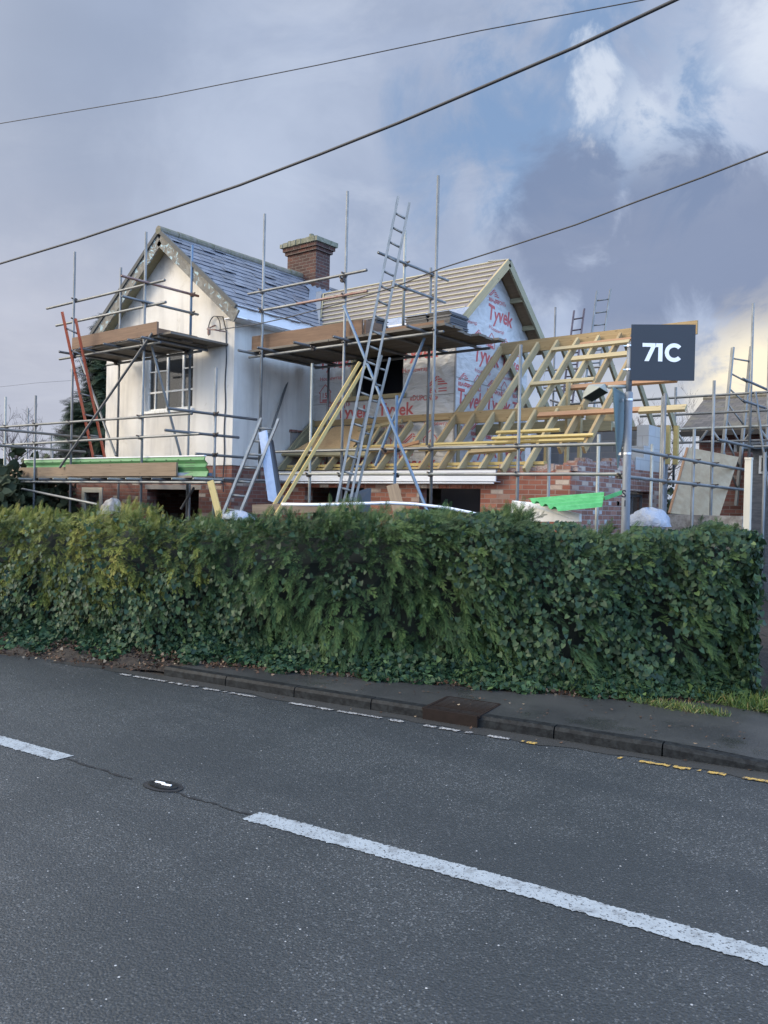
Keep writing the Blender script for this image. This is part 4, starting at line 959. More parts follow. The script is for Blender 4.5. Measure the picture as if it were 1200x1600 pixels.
for i in range(17):
    f = .03+i/17.5; x_ = a[0]+(b[0]-a[0])*f; z_ = za+(zb-za)*f-.045; m.box((x_, 8.955, z_), (x_+.022, 8.96, z_-.018))
for i in range(4): m.box((b[0]-.42, 8.93-.015*i, zb-.10-.055*i), (b[0]-.16, 8.935-.015*i, zb-.106-.055*i))
m.build('slots', 'black rubber', gb)
tag(MB().beam((-11.6, 8.95, 2.475), (-10.95, 9.1, 2.475), .10, .05).build('blue_level', 'blue tube'), 'blue bar lying on the low scaffold under the end of the green tray', 'bar')

# --- main eaves scaffold across the wing and extension
YF, YI = 10.40, 12.02
S = thing('eaves_scaffold', 'tall tube scaffold with a boarded lift below the battened roof, railed along the brick extension', 'scaffold', (-8.5, 10.4, G0))
def PY(px_, top, Y_): p = OY(px_, top, Y_); return p[0], p[2]
x414 = -11.16; standard(S, x414, YF, 2.4, 7.26)
x485 = OY(485, 700, YF)[0]; standard(S, x485, YF, G0, 4.44, 'pale tube')
x540 = -9.17; standard(S, x540, YF, G0, 7.24, 'galvanised tube')
x683 = -7.33; standard(S, x683, YF, G0, 7.08, 'galvanised tube')
x812 = -5.83; standard(S, x812, YF, G0, 4.35, 'galvanised tube')
x857 = OY(857, 760, 10.75)[0]; standard(S, x857, 10.75, G0, 2.92)
x936 = OY(934, 740, 10.75)[0]; standard(S, x936, 10.75, G0, 3.07, 'pale tube')
standard(S, OY(513, 600, YI)[0], YI, 2.6, 4.78); x671 = -8.3; standard(S, x671, 11.62, 2.6, 6.12, 'galvanised tube'); standard(S, -8.3, 10.87, 4.78, 6.55, 'pale tube')
for z in (2.91, 2.515):
    xa = -10.95 if z < 2.7 else -11.0
    tube(S, 'guard_rail', (xa, YF-.05, z+.02), (-7.0, YF-.05, z), 'galvanised tube' if z > 2.7 else 'pale tube'); tube(S, 'guard_rail', (-7.04, YF-.05, z), (-4.28, YF-.05, z-.01), 'galvanised tube')
    for x_ in (x485, x683, x812): coupler(S, x_, YF-.025, z)
coupler(S, x540, YF-.02, 2.515); coupler(S, -4.30, YF-.04, 2.48)
for z, xa, xb, m_ in ((6.38, None, None, 'galvanised tube'), (5.92, None, None, 'rusty tube')):
    pa, pb = ((388, 457), (573, 425)) if z > 6 else ((412, 483), (574, 457))
    A, B = OY(*pa, YF-.05), OY(*pb, YF-.05); z_ = (A[2]+B[2])/2
    if z > 6: tube(S, 'guard_rail', (A[0], YF-.05, z_), (B[0], YF-.05, z_), m_)
    else: tube(S, 'guard_rail', (A[0], YF-.05, z_), (-10.2, YF-.05, z_)); tube(S, 'guard_rail', (-10.25, YF-.05, z_+.002), (B[0], YF-.05, z_+.002), m_)
    coupler(S, x414, YF-.025, z_); coupler(S, x540, YF-.025, z_)
for z, ya, yb in ((6.0, 10.13, 12.09), (5.60, 10.5, 12.02)):
    tube(S, 'guard_rail', (-8.26, ya, z), (-8.26, yb, z), 'galvanised tube'); coupler(S, -8.28, 10.87, z, 'y'); coupler(S, -8.28, 11.62, z, 'y')
# lift: ledgers, transoms, boards
tube(S, 'ledger', (-11.55, YF+.05, 4.70), (-7.2, YF+.05, 4.70)); tube(S, 'ledger', (-11.3, YI-.05, 4.70), (-7.3, YI-.05, 4.70), 'dark tube')
for x_ in (x414, x485, x540, x683): coupler(S, x_, YF+.03, 4.70)
for x_ in (-11.4, -10.9, -10.0, -9.1, -8.3, -7.6): tube(S, 'transom', (x_, 10.05 if x_ != -8.3 else 10.2, 4.755), (x_, 12.2, 4.755), 'dark tube' if x_ > -11 else 'galvanised tube')
for k in range(7):
    y_ = 10.53+k*.232; board(S, 'scaffold_board', (-11.6+random.uniform(-.05, .1), y_, 4.805), (-9.55, y_, 4.805), .225, .038); board(S, 'scaffold_board', (-9.54, y_, 4.805), (-7.22+random.uniform(-.12, .12)+.02*k, y_, 4.805), .225, .038, 'scaffold board')
board(S, 'toe_board', (-11.52, YF+.0+.1, 4.955), (-8.86, YF+.1, 4.955), .04, .27, 'toe board'); board(S, 'toe_board', (-8.83, 10.52, 4.955), (-8.83, 10.95, 4.955), .04, .26, 'toe board')
board(S, 'toe_board', (-8.45, 10.62, 4.87), (-7.30, 10.62, 4.87), .04, .09, 'toe board')
tube(S, 'brace', OY(537, 478, 10.33), OY(668, 800, 9.9), 'blue tube'); coupler(S, x540, 10.33, 5.75)
tube(S, 'brace', OY(663, 528, 10.7), OY(586, 728, 10.3), 'blue tube')
tube(S, 'brace', OY(458, 570, 11.9), OY(418, 690, 10.9), 'galvanised tube')
p1, p2 = OY(620, 618, YF-.1), OY(618, 752, YF-.1); tube(S, 'prop_tube', (p1[0], YF-.1, p2[2]-.1), (p1[0], YF-.1, p1[2]), 'blue tube'); coupler(S, p1[0], YF-.06, 2.90); coupler(S, p1[0], YF-.06, 2.50)
p = OY(599, 704, YF-.08); coupler(S, p[0], YF-.06, 2.90)
# return along the drive
tube(S, 'guard_rail', (-4.2, 10.2, 2.83), (-4.2, 15.95, 2.81), 'galvanised tube'); tube(S, 'guard_rail', (-4.2, 10.2, 2.47), (-4.2, 15.95, 2.45), 'galvanised tube')
for y_, zt_, m_ in ((11.79, 3.72, 'dark tube'), (13.1, 3.32, 'galvanised tube'), (14.03, 4.2, 'galvanised tube')):
    standard(S, -4.25, y_, G0, zt_, m_); coupler(S, -4.22, y_, 2.82, 'y'); coupler(S, -4.22, y_, 2.46, 'y')
standard(S, -4.32, 11.9, G0, 3.70, 'galvanised tube')
x1019 = OY(1019, 700, 12.6)[0]; standard(S, x1019, 12.6, G0, OY(1019, 694, 12.6)[2], 'pale tube')

# --- rear scaffold at the right with bridging beams
S = thing('rear_scaffold', 'tall tube scaffold with lattice beams behind the drive, right of the leaning board', 'scaffold', (-4, 16, G0))
standard(S, -4.2, 16.03, 2.4, 5.87, 'galvanised tube'); 
p = OY(1197, 560, 16.5); standard(S, p[0]+.05, 16.5, G0, 5.3, 'galvanised tube')
for ya, yb in (((868, 633), (1240, 610)), ((1000, 655), (1200, 641)), ((1040, 677), (1240, 664))):
    A, B = OY(*ya, 16.1), OY(*yb, 16.1); tube(S, 'ledger', (A[0], 16.1, B[2]), (B[0], 16.1, B[2]), 'galvanised tube' if ya[1] != 677 else 'pale tube')
A, B = OY(1050, 692, 16.1), OY(1240, 688, 16.1); tube(S, 'ledger', (A[0], 16.1, A[2]), (B[0], 16.1, A[2]), 'dark tube')
zt_, zb_ = OY(1120, 672, 16.1)[2], OY(1120, 690, 16.1)[2]
for k, px_ in enumerate((1058, 1094, 1114, 1165, 1188)):
    a = OY(px_, 690, 16.1)[0]; tube(S, 'lattice', (a+(.13 if k % 2 == 0 else -.02), 16.1, zb_), (a+(-.02 if k % 2 == 0 else .13), 16.1, zt_), 'aluminium')
tube(S, 'guard_rail', OX(1161, 592, -4.1), OX(1206, 612, -4.1), 'galvanised tube'); tube(S, 'guard_rail', OX(1161, 626, -4.1), OX(1210, 642, -4.1), 'dark tube')
tube(S, 'guard_rail', OX(1122, 687, -4.1), OX(1176, 699, -4.1)); tube(S, 'ledger', OY(1176, 698, 16), OY(1240, 696, 16))
tube(S, 'brace', OY(1180, 612, 16.0), OY(1200, 760, 16.0), 'galvanised tube')
for px_, t_ in ((1056, 605),): p = OY(px_, t_, 16.1); standard(S, p[0], 16.1, 2.5, p[2], 'galvanised tube')
standard(S, OY(1193, 780, 14)[0], 14, G0, 3.0, 'galvanised tube')
# scaffold behind the new roof
S = thing('back_garden_scaffold', 'tube scaffold standing behind the open roof, its single pole rising above the ridge board', 'scaffold', (-10, 18, G0))
p = OY(868, 480, 17.0); standard(S, p[0], 17.0, G0, p[2], 'dark tube')
for a, b in (((820, 548), (925, 535)), ((835, 580), (960, 572)), ((850, 606), (925, 600)), ((860, 625), (905, 640)), ((840, 612), (935, 607)), ((858, 645), (990, 640))):
    A, B = OY(*a, 16.9), OY(*b, 16.9); tube(S, 'ledger', A, B, 'dark tube')

# ------------------------------------------------------------------ ladders
def ladder(label, L0, L1, R0, R1, m_st, m_rg, spacing=.25, w=.036, d=.072, cat='ladder', name='ladder', f0=.03, f1=.97, group=None, m2=None):
    """stiles from bottom points L0,R0 to top points L1,R1"""
    L0, L1, R0, R1 = map(Vector, (L0, L1, R0, R1)); c = (L0+R0)/2
    t = thing(name, label, cat, tuple(c), group)
    acr = (R0-L0).normalized(); up = (L1-L0).normalized(); nrm = acr.cross(up)
    MB().beam(L0, L1, w, d, up=nrm).build('stile', m_st, t); MB().beam(R0, R1, w, d, up=nrm).build('stile', m2 or m_st, t)
    n = int((L1-L0).length/spacing)
    for k in range(n):
        f = f0+(f1-f0)*(k+.5)/n; MB().tube([L0.lerp(L1, f), R0.lerp(R1, f)], .0175, 8).build('rung', m_rg, t, True)
    return t
def lad_px(label, topL, topR, botL, botR, Dt, Db, ms, mr, **k):
    return ladder(label, AT(*botL, Db), AT(*topL, Dt), AT(*botR, Db), AT(*topR, Dt), ms, mr, **k)
# long aluminium ladder: upper and lower sections sliding together
def dep(p): return float((np.array(p)-CAM)@cF)
lad_px('long silver ladder rising from the hedge past the boarded lift to the sky', (622, 308), (639.5, 318), (525, 790), (545, 795), 12.9, 12.0, 'aluminium', 'aluminium', spacing=.26)
e2 = lad_px('second silver ladder section, just behind the long silver one and ending below the lift', (596, 556), (609, 560), (533, 800), (550, 802), 12.6, 12.15, 'aluminium', 'aluminium', spacing=.26, d=.07)
lad_px('short aluminium ladder leaning by the corner of the white side wall', (408, 655), (435, 656), (345, 812), (370, 815), 13.2, 12.2, 'aluminium', 'aluminium', spacing=.27, m2='aluminium')
lad_px('orange-red ladder leaning on the scaffold left of the white cottage', (97, 487), (118, 498), (150, 735), (168, 735), 15.5, 16.4, 'red ladder paint', 'galvanised tube', spacing=.42, w=.032, d=.065)
lad_px('short dark ladder showing above the new ridge board, beside the single pole', (897, 486), (913, 483), (877, 640), (893, 640), 19.0, 18.2, 'dark ladder', 'dark ladder', spacing=.3)
lad_px('silver ladder rising highest behind the new ridge board', (933, 455), (954, 452), (909, 645), (927, 645), 19.2, 18.4, 'galvanised tube', 'galvanised tube', spacing=.34)
lad_px('tall aluminium ladder standing behind the leaning board by the tiled neighbour roof', (1145, 543), (1174, 541), (1128, 720), (1150, 790), 16.6, 16.2, 'aluminium', 'aluminium', spacing=.33)

# ------------------------------------------------------------------ loose materials on the site
def timber(name, label, a, b, w, h, mat, cat, up=(0, 0, 1), group=None):
    return tag(MB().beam(a, b, w, h, up).build(name, mat), label, cat, group)
timber('roof_batten', 'upper of two long yellow battens leaning against the long silver ladder', AT(562, 566, 12.45), AT(418, 806, 12.0), .05, .045, 'yellow batten', 'timber')
timber('roof_batten', 'lower of two long yellow battens leaning against the long silver ladder', AT(570, 572, 12.40), AT(430, 806, 11.95), .05, .045, 'yellow batten', 'timber')
timber('timber_offcut', 'pale timber offcut leaning below the end of the green tray', AT(329, 752, 11.9), AT(345, 815, 11.7), .09, .045, 'yellow batten', 'timber', up=(.6, -.8, 0))
timber('plank', 'short brown plank standing up from the hedge below the blue upright tube', AT(613, 758, 11.8), AT(627, 812, 11.6), .17, .05, 'brown plank', 'timber', up=(.6, -.8, 0))
# slab of sheet material by the side wall
sl_ = thing('insulation_board', 'tall pale blue-white board leaning behind the short painted ladder', 'board', tuple(AT(430, 790, 12.9)))
P = [AT(404, 676, 13.0), AT(415, 672, 13.0), AT(432, 786, 12.6), AT(419, 782, 12.6)]
MB().prism(P, tuple(np.array([.012, .02, 0]))).build('sheet', 'blue-white sheet', sl_)
P = [AT(417.5, 676, 13.02), AT(424, 690, 13.05), AT(440, 790, 12.7), AT(433.5, 786, 12.65)]
MB().prism(P, tuple(np.array([.02, .03, 0]))).build('backing', 'black sheet', sl_)
# slates stacked on the lift
def stack(label, x, y, z, nx, n, w=.5, d=.3, g='stacks of dark slates on the lift'):
    t = thing('slate_stack', label, 'slates', (x, y, z), g)
    for j in range(nx):
        m = MB()
        for k in range(n):
            o = random.uniform(-.02, .02); m.box((x+j*(w+.03)+o, y+o, z+.012*k*1.25), (x+j*(w+.03)+w+o, y+d+o*.5, z+.012*k*1.25+.011))
        m.build('slate_pile', 'black slate stack', t)
    return t
stack('squat stack of black slates on the lift right of the long ladder', -8.15, 10.75, 4.825, 2, 18, .42, .5)
stack('long stack of dark slates showing above the brown toe board', -10.3, 10.95, 4.825, 2, 20, .55)
stack('taller end stack of dark slates behind the right end of the brown toe board', -9.05, 10.85, 4.825, 1, 24, .20)
bx_ = tag(MB().box((-8.75, 11.5, 4.83), (-8.2, 11.9, 5.0)).build('insulation_pack', 'white fascia'), 'white pack lying on the lift behind the access ladder', 'pack')
# black sheet in the left brick opening and items along the hedge top
tag(MB().prism([AT(540, 800, 12.75), AT(545, 772, 12.85), AT(574, 763, 12.9), AT(572, 800, 12.85)], (.04, .05, 0)).build('black_board', 'black sheet'), 'black board propped in the left window opening of the brick extension', 'board')
pts = [AT(x, y, 11.2) for x, y in ((440, 788), (500, 789), (560, 787), (610, 786), (650, 788), (700, 794), (735, 801), (758, 807))]
tag(MB().tube(pts, .022, 8).build('white_pipe', 'white fascia', smooth=True), 'long curved white pipe lying along the far side of the hedge top', 'pipe')
timber('white_plank', 'long pale plank lying behind the hedge below the leaning battens', AT(395, 796, 12.1), AT(560, 791, 11.7), .04, .14, 'weathered board', 'timber')
wp = MB(); ptsg = []
def crumple(name, label, cat, c, rx, ry, rz, mat, seed):
    r2 = random.Random(seed); m = MB(); nu, nv = 22, 10; P = {}
    for j in range(nv+1):
        for i in range(nu):
            a = 2*math.pi*i/nu; b_ = math.pi*.5*j/nv; k = 1+.10*math.sin(a*3+j*.6+seed)+.05*math.sin(a*7-j)
            P[i, j] = (c[0]+rx*k*math.cos(a)*math.cos(b_), c[1]+ry*k*math.sin(a)*math.cos(b_), c[2]+rz*(k*.5+.5)*math.sin(b_))
    for j in range(nv+1):
        for i in range(nu): m.v.append(P[i, j]); m.l.append(P[i, j]); m.r.append(.5)
    for j in range(nv):
        for i in range(nu): i2 = (i+1) % nu; m.f.append((j*nu+i, j*nu+i2, (j+1)*nu+i2, (j+1)*nu+i))
    ob = m.build(name, mat, smooth=True); return tag(ob, label, cat)
crumple('polythene_bundle', 'crumpled pale blue-white polythene bundle behind the hedge right of the lamp post', 'polythene', tuple(OY(1014, 822, 10.9)), .30, .22, .24, 'white polythene', 3)
crumple('polythene_bundle', 'white crumpled polythene just behind the hedge top at left of the short painted ladder', 'polythene', tuple(AT(372, 812, 11.2)), .26, .2, .12, 'white polythene', 5)
crumple('rubble_sack', 'small pale sack behind the hedge below the cream framed door', 'sack', tuple(AT(176, 803, 12.8)), .17, .17, .24, 'concrete', 6)
# green ridged sheet over pale boards
gs = thing('ridged_sheet', 'bright green ridged plastic sheet lying behind the hedge left of the lamp post', 'plastic sheet', tuple(AT(880, 795, 10.9)))
m = MB(); TL, TR2, BR, BL = [np.array(AT(*q, d)) for q, d in (((825, 784), 11.2), ((944, 774), 10.9), ((941, 792), 10.6), ((872, 799), 10.7))]
n_ = 14
for i in range(n_):
    f0, f1 = i/n_, (i+1)/n_
    def at2(f, s_): return (1-s_)*((1-f)*TL+f*BL)+s_*((1-f)*TR2+f*BR)
    h0, h1 = (.045 if i % 4 < 2 else 0), (.045 if (i+1) % 4 < 2 else 0)
    m.quad([at2(f0, 0)+[0, 0, h0], at2(f1, 0)+[0, 0, h1], at2(f1, 1)+[0, 0, h1], at2(f0, 1)+[0, 0, h0]])
m.build('sheet', 'green plastic', gs)
MB().beam(AT(944, 779, 10.8), AT(972, 769, 10.8), .035, .05).build('edge_strip', 'green plastic', gs)
tag(MB().prism([AT(800, 782, 11.3), AT(830, 785, 11.3), AT(905, 803, 10.9), AT(905, 815, 10.9), AT(795, 815, 11.3)], (.02, .03, 0)).build('pale_board', 'white render'), 'off-white board leaning under the green ridged sheet', 'board')
# big sheet leaning on the drive side, brick pier and wall behind
ls = thing('leaning_board', 'large brown chipboard sheet leaning askew against the brick pier inside the drive', 'board', tuple(AT(1090, 805, 13.6)))
P = [AT(1075, 699, 14.3), AT(1153, 714, 14.6), AT(1122, 808, 13.9), AT(1046, 802, 13.5)]
MB().prism(P, (.012, .015, 0)).build('sheet', 'leaning board face', ls)
MB().beam(AT(1074, 700, 14.28), AT(1045.5, 802, 13.48), .035, .035).build('edge', 'orange timber', ls)
pr = thing('brick_pier', 'red brick pier and stub wall behind the leaning board at the right of the site', 'wall', (-4.5, 17, G0))
A = OY(1112, 800, 17.2)[0]; B = OY(1165, 800, 17.2)[0]; MB().box((A, 17.2, .3), (B, 17.6, OY(1140, 706, 17.2)[2]), r=.5).build('wall', 'old brick', pr)
lw = thing('low_concrete_wall', 'low stained concrete wall behind the right end of the hedge', 'wall', (-4, 13.2, G0))
A = OY(1040, 810, 13.3)[0]; B = OY(1160, 810, 13.3)[0]; MB().box((A, 13.3, .3), (B, 13.5, OY(1100, 805, 13.3)[2])).build('wall', 'concrete', lw)
fp = OY(1170, 716, 12.9); cpst = thing('cream_post', 'cream square post standing at the end of the hedge below the tall pole', 'post', (fp[0], 12.9, G0))
MB().box((fp[0]-.045, 12.86, G0), (fp[0]+.045, 12.95, fp[2])).build('post', 'cream post', cpst); MB().box((fp[0]-.05, 12.855, fp[2]-.02), (fp[0]+.05, 12.955, fp[2]+.01)).build('cap', 'cream post', cpst)
# neighbouring house with a tiled roof
nh = thing('tiled_house', 'neighbouring brick house with a mossy dark tiled roof at the right edge', 'house', (0, 20, G0))
ze = OY(1075, 672, 19.5)[2]; xa = OY(1075, 672, 19.5)[0]; zr = OY(1100, 624, 22.5)[2]; xr = OY(1100, 624, 22.5)[0]
MB().prism([(xa-.1, 19.3, ze), (xr, 22.5, zr), (xr+14, 22.5, zr), (xa+14, 19.3, ze)], (0, .02, -.16)).build('roof', 'old tiles', nh)
m_r = bpy.context
MB().prism([(xa-.1, 25.7, ze), (xr, 22.5, zr), (xr+14, 22.5, zr), (xa+14, 25.7, ze)], (0, -.02, -.16)).build('rear_roof', 'old tiles', nh)
mb = MB(); wall(mb, 'y', 19.7, 19.95, xa+.2, xa+13.5, .2, ze-.12, [(xa+.9, xa+2.0, 1.6, ze-.25), (xa+2.6, xa+4.2, .4, ze-.4)]); mb.box((xa+.2, 19.95, .2), (xa+.4, 25.4, ze-.12)); mb.box((xa+.4, 25.2, .2), (xa+13.5, 25.4, ze-.12)); mb.build('wall', 'old brick', nh)
MB().tube([(xr, 22.5, zr+.02), (xr+14, 22.5, zr+.02)], .09, 8).build('ridge', 'mossy ridge tile', nh)
MB().prism([(xa+.2, 19.95, ze-.2), (xa+.2, 22.5, zr-.35), (xa+.2, 25.2, ze-.2)], (.2, 0, 0)).build('gable_wall', 'old brick', nh)
MB().box((xa+.95, 19.8, 1.6), (xa+1.95, 19.84, ze-.28)).build('window', 'window frame', nh); MB().box((xa+1.02, 19.78, 1.67), (xa+1.88, 19.79, ze-.35)).build('pane', 'lantern glass', nh)
MB().box((xa-.1, 19.2, ze-.17), (xa+13.6, 19.32, ze-.06)).build('gutter', 'black rubber', nh)
# dark porch / van opening at right edge under the scaffold
dp = thing('dark_shed', 'dark timber shed with a small bright window at the right edge under the scaffold', 'shed', (-2.5, 16.5, G0))
A = OY(1176, 700, 16.6)[0]; B = A+3.2; zt_ = OY(1180, 702, 16.6)[2]
MB().box((A, 16.62, .3), (B, 18.6, zt_)).build('wall', 'dark tube', dp)
w0, w1 = OY(1187, 712, 16.6), OY(1202, 740, 16.6); MB().box((w0[0], 16.56, w1[2]), (w0[0]+.8, 16.615, w0[2])).build('window', 'window frame', dp); MB().box((w0[0]+.05, 16.54, w1[2]+.04), (w0[0]+.75, 16.556, w0[2]-.04)).build('pane', 'lantern glass', dp)
MB().box((A-.1, 16.4, zt_), (B, 18.7, zt_+.06)).build('roof', 'blue tube', dp)
# garden walls behind so the plot closes (fence along the left/back)
fn = thing('back_fence', 'dark timber fence far behind the site between the houses', 'fence', (0, 26, G0))
MB().box((-60, 27.0, .2), (xa-1, 27.06, 1.9)).build('panels', 'brown plank', fn)
tag(crumple('blue_tarpaulin', 'navy blue tarpaulin heap on the drive at the right end of the hedge', 'tarpaulin', (-1.70, 11.6, .38), .5, .5, .75, 'navy tarpaulin', 9))

# ------------------------------------------------------------------ lamp post with sign
PXp, PYp = AT(975, 900, 9.4)[:2]
lp_ = thing('lamp_post', 'grey steel lamp post with lettering down its side rising from the hedge', 'lamp post', (PXp, PYp, .05))
D = dep((PXp, PYp, 2)); base_z = .0; zc = AT(980, 770, D)[2]; zt2 = AT(985, 537, D)[2]; zm = AT(983, 614, D)[2]
MB().tube([(PXp, PYp, base_z), (PXp, PYp, zc-.1), (PXp, PYp, zc+.0), (PXp, PYp, zm), (PXp, PYp, zm+.01)], [.049, .049, .046, .0455, .037], 20).build('base', 'lamp post paint', lp_, True)
MB().tube([(PXp, PYp, zm), (PXp, PYp, zt2)], .032, 18).build('pole', 'lamp post paint', lp_, True)
crt = np.array([math.cos(YAW), math.sin(YAW), 0]); cfw = np.array([-math.sin(YAW), math.cos(YAW), 0])
pc = np.array([PXp, PYp, 0])
m = MB()
for z_, r_ in ((AT(984, 625, D)[2], .050), (AT(981, 709, D)[2], .051)): m.tube([(PXp, PYp, z_-.012), (PXp, PYp, z_+.012)], r_, 18); m.beam(pc-crt*.055+cfw*.03+[0, 0, z_], pc-crt*.09+cfw*.06+[0, 0, z_], .03, .03)
for yy in (541, 578): z_ = AT(985, yy, D)[2]; m.tube([(PXp, PYp, z_-.01), (PXp, PYp, z_+.01)], .042, 16); m.beam(pc-crt*.03+[0, 0, z_], pc-crt*.075+[0, 0, z_], .018, .012)
m.build('clip', 'steel clip', lp_)
T = MB()                                           # lettering wrapped flat against the front of the pole
def post_text(s, px_, py_, h):
    o = AT(px_, py_, D-.058); add_text(T, s, h, tuple(o), tuple(crt), (0, 0, 1), bold=.02)
post_text('S', 971, 777, .085); post_text('1', 973, 791, .07)
T.build('lettering', 'black print', lp_)
# arm and lantern head
A = AT(985, 604, D); Bq = AT(950, 604.5, D-.0); MB().tube([A, Bq], .021, 10).build('arm', 'pale tube', lp_, True)
hd = MB(); c0 = np.array(AT(950, 605, D)); 
q1, q2, q3, q4 = AT(910, 622, D+.12), AT(937, 605, D-.12), AT(950.5, 613.5, D-.08), AT(924.5, 628.5, D+.14)
t1, t2, t3, t4 = AT(912, 612, D+.26), AT(920, 601, D+.16), AT(945, 599.5, D+.12), AT(950, 604, D+.16)
hd.quad([t1, t2, t3, t4]); hd.quad([q1, q4, q3, q2])
for a, b_, c_, d_2 in ((q1, q2, t2, t1), (q2, q3, t3, t2), (q3, q4, t4, t3), (q4, q1, t1, t4)): hd.quad([a, b_, c_, d_2])
lan = hd.build('lantern', 'lantern body', lp_)
cen = (np.array(q1)+q2+q3+q4)/4; nd = -cfw*.006; gq = [cen+(np.array(p_)-cen)*.9+nd for p_ in (q1, q4, q3, q2)]
MB().prism(gq, tuple(-cfw*.01)).build('lantern_glass', 'lantern glass', lan)
# flag sign with the number
sg = thing('number_sign', 'dark slate-grey rectangular sign reading 71C fixed at the head of the lamp post', 'sign', tuple(pc+[0, 0, zt2]))
SW_, = [(1084.5-985)/FPX*D]; zt3 = AT(1035, 510, D)[2]; zb3 = AT(1035, 597, D)[2]
o = pc+crt*.0-cfw*.045; o = np.array([o[0], o[1], 0])
def sp(u, z, d=0): return tuple(o+crt*u-cfw*d+np.array([0, 0, z]))
roll_ = .0
MB().prism([sp(.0, zb3), sp(SW_, zb3+.015), sp(SW_, zt3+.015), sp(0, zt3)], tuple(cfw*.014)).build('plate', 'sign face', sg)
T = MB(); hh = 28/FPX*D
gx0, gz0 = 17.5/FPX*D, (zb3+zt3)/2-hh/2+.008
def gl_(P, dx): T.quad([sp(gx0+(dx+u)*hh, gz0+v*hh, .004) for u, v in P])
gl_([(0, .79), (.72, .79), (.72, 1), (0, 1)], 0); gl_([(.12, 0), (.37, 0), (.72, .79), (.47, .79)], 0)
gl_([(.16, 0), (.40, 0), (.40, .79), (.16, .79)], .72); gl_([(0, .79), (.40, .79), (.40, 1), (.04, 1)], .72)
Cn = 26
for i in range(Cn):
    a0, a1 = [math.radians(42+(360-84)*k/Cn) for k in (i, i+1)]
    gl_([(.52+.52*math.cos(a0), .5+.52*math.sin(a0)), (.52+.52*math.cos(a1), .5+.52*math.sin(a1)), (.52+.29*math.cos(a1), .5+.29*math.sin(a1)), (.52+.29*math.cos(a0), .5+.29*math.sin(a0))], 1.24)
T.build('lettering', 'sign white', sg)
MB().beam(sp(-.0, zb3+.12, -.03), sp(.1, zb3+.12, -.03), .02, .03).beam(sp(-.0, zt3-.12, -.03), sp(.1, zt3-.12, -.03), .02, .03).build('bracket', 'steel clip', sg)
# triangular sign seen edge-on from behind
ts = thing('triangular_sign', 'grey-green back of a triangular road sign clipped to the lamp post', 'sign', tuple(pc+[0, 0, 3.3]))
sd = (crt*.36+cfw*.93); sd = sd/np.linalg.norm(sd)      # plate runs nearly along the line of sight
bc = pc+cfw*.075-crt*.02
tl = np.array(AT(951, 611, D-.0)); zt4 = tl[2]; zb4 = AT(970, 730, D)[2]
TLp = bc-crt*.22-cfw*.30+[0, 0, zt4]; TRp = bc+crt*.13+cfw*.34+[0, 0, zt4+.0]; BTp = bc-crt*.055+cfw*.02+[0, 0, zb4]
MB().prism([TLp, TRp, BTp], tuple(np.cross([0, 0, 1], (TRp-TLp)/np.linalg.norm(TRp-TLp))*-.004)).build('plate', 'sign back', ts)
nn = np.cross([0, 0, 1], (TRp-TLp)/np.linalg.norm(TRp-TLp)); 
m = MB()
for f in (.10, .14): 
    a = TLp+(BTp-TLp)*f; b_ = TRp+(BTp-TRp)*f; m.beam(a+nn*.008, b_+nn*.008, .014, .008)
m.build('stiffening_rail', 'black rubber', ts)
m = MB(); e_ = [TLp, TRp, BTp]
for i in range(3): m.beam(e_[i], e_[(i+1) % 3], .02, .012, up=tuple(nn))
m.build('rim', 'sign back', ts)

# ------------------------------------------------------------------ overhead wires
def wire(label, pts, r):
    m = MB().tube(pts, r, 6); return tag(m.build('overhead_wire', 'wire', smooth=True), label, 'wire')
def para(A, B, sag, n=30):
    A, B = np.array(A), np.array(B); return [tuple(A+(B-A)*t-np.array([0, 0, sag*4*t*(1-t)])) for t in np.linspace(0, 1, n)]
A = OY(-60, 434, 4.0); Bq = OY(1200, -70, 4.0); wpts = []
for x, y in ((-300, 515), (-60, 432), (0, 412), (125, 374), (250, 332), (375, 289), (500, 241), (625, 191), (750, 137.5), (900, 73), (1055, 0), (1250, -95), (1700, -330)): wpts.append(OY(x, y, 4.0))
wire('thick dark overhead cable crossing the whole sky', wpts, .0095)
wpts = [AT(x, y, d) for x, y, d in ((-300, 240, 16), (0, 193, 13.5), (250, 151, 12), (500, 101, 10.5), (750, 48, 9.5), (1005, 0, 8.7), (1400, -90, 7.5))]
wire('thin overhead wire near the top of the sky', wpts, .0065)
w3 = [(343, 515, 14.7), (400, 507, 13.9), (450, 496, 13.2), (500, 483, 12.6), (560, 466, 11.9), (620, 447, 11.2), (690, 419, 10.5), (800, 384, 9.5), (900, 351, 8.7), (1000, 313, 7.9), (1100, 276, 7.2), (1200, 237, 6.6), (1500, 110, 5.2)]
wire('dark service cable running from the cottage wall bracket up to the right', [AT(*q) for q in w3], .0085)
wire('faint distant wire behind the bare trees at far left', [AT(-60, 611, 60), AT(60, 598, 60), AT(150, 592, 60)], .009)

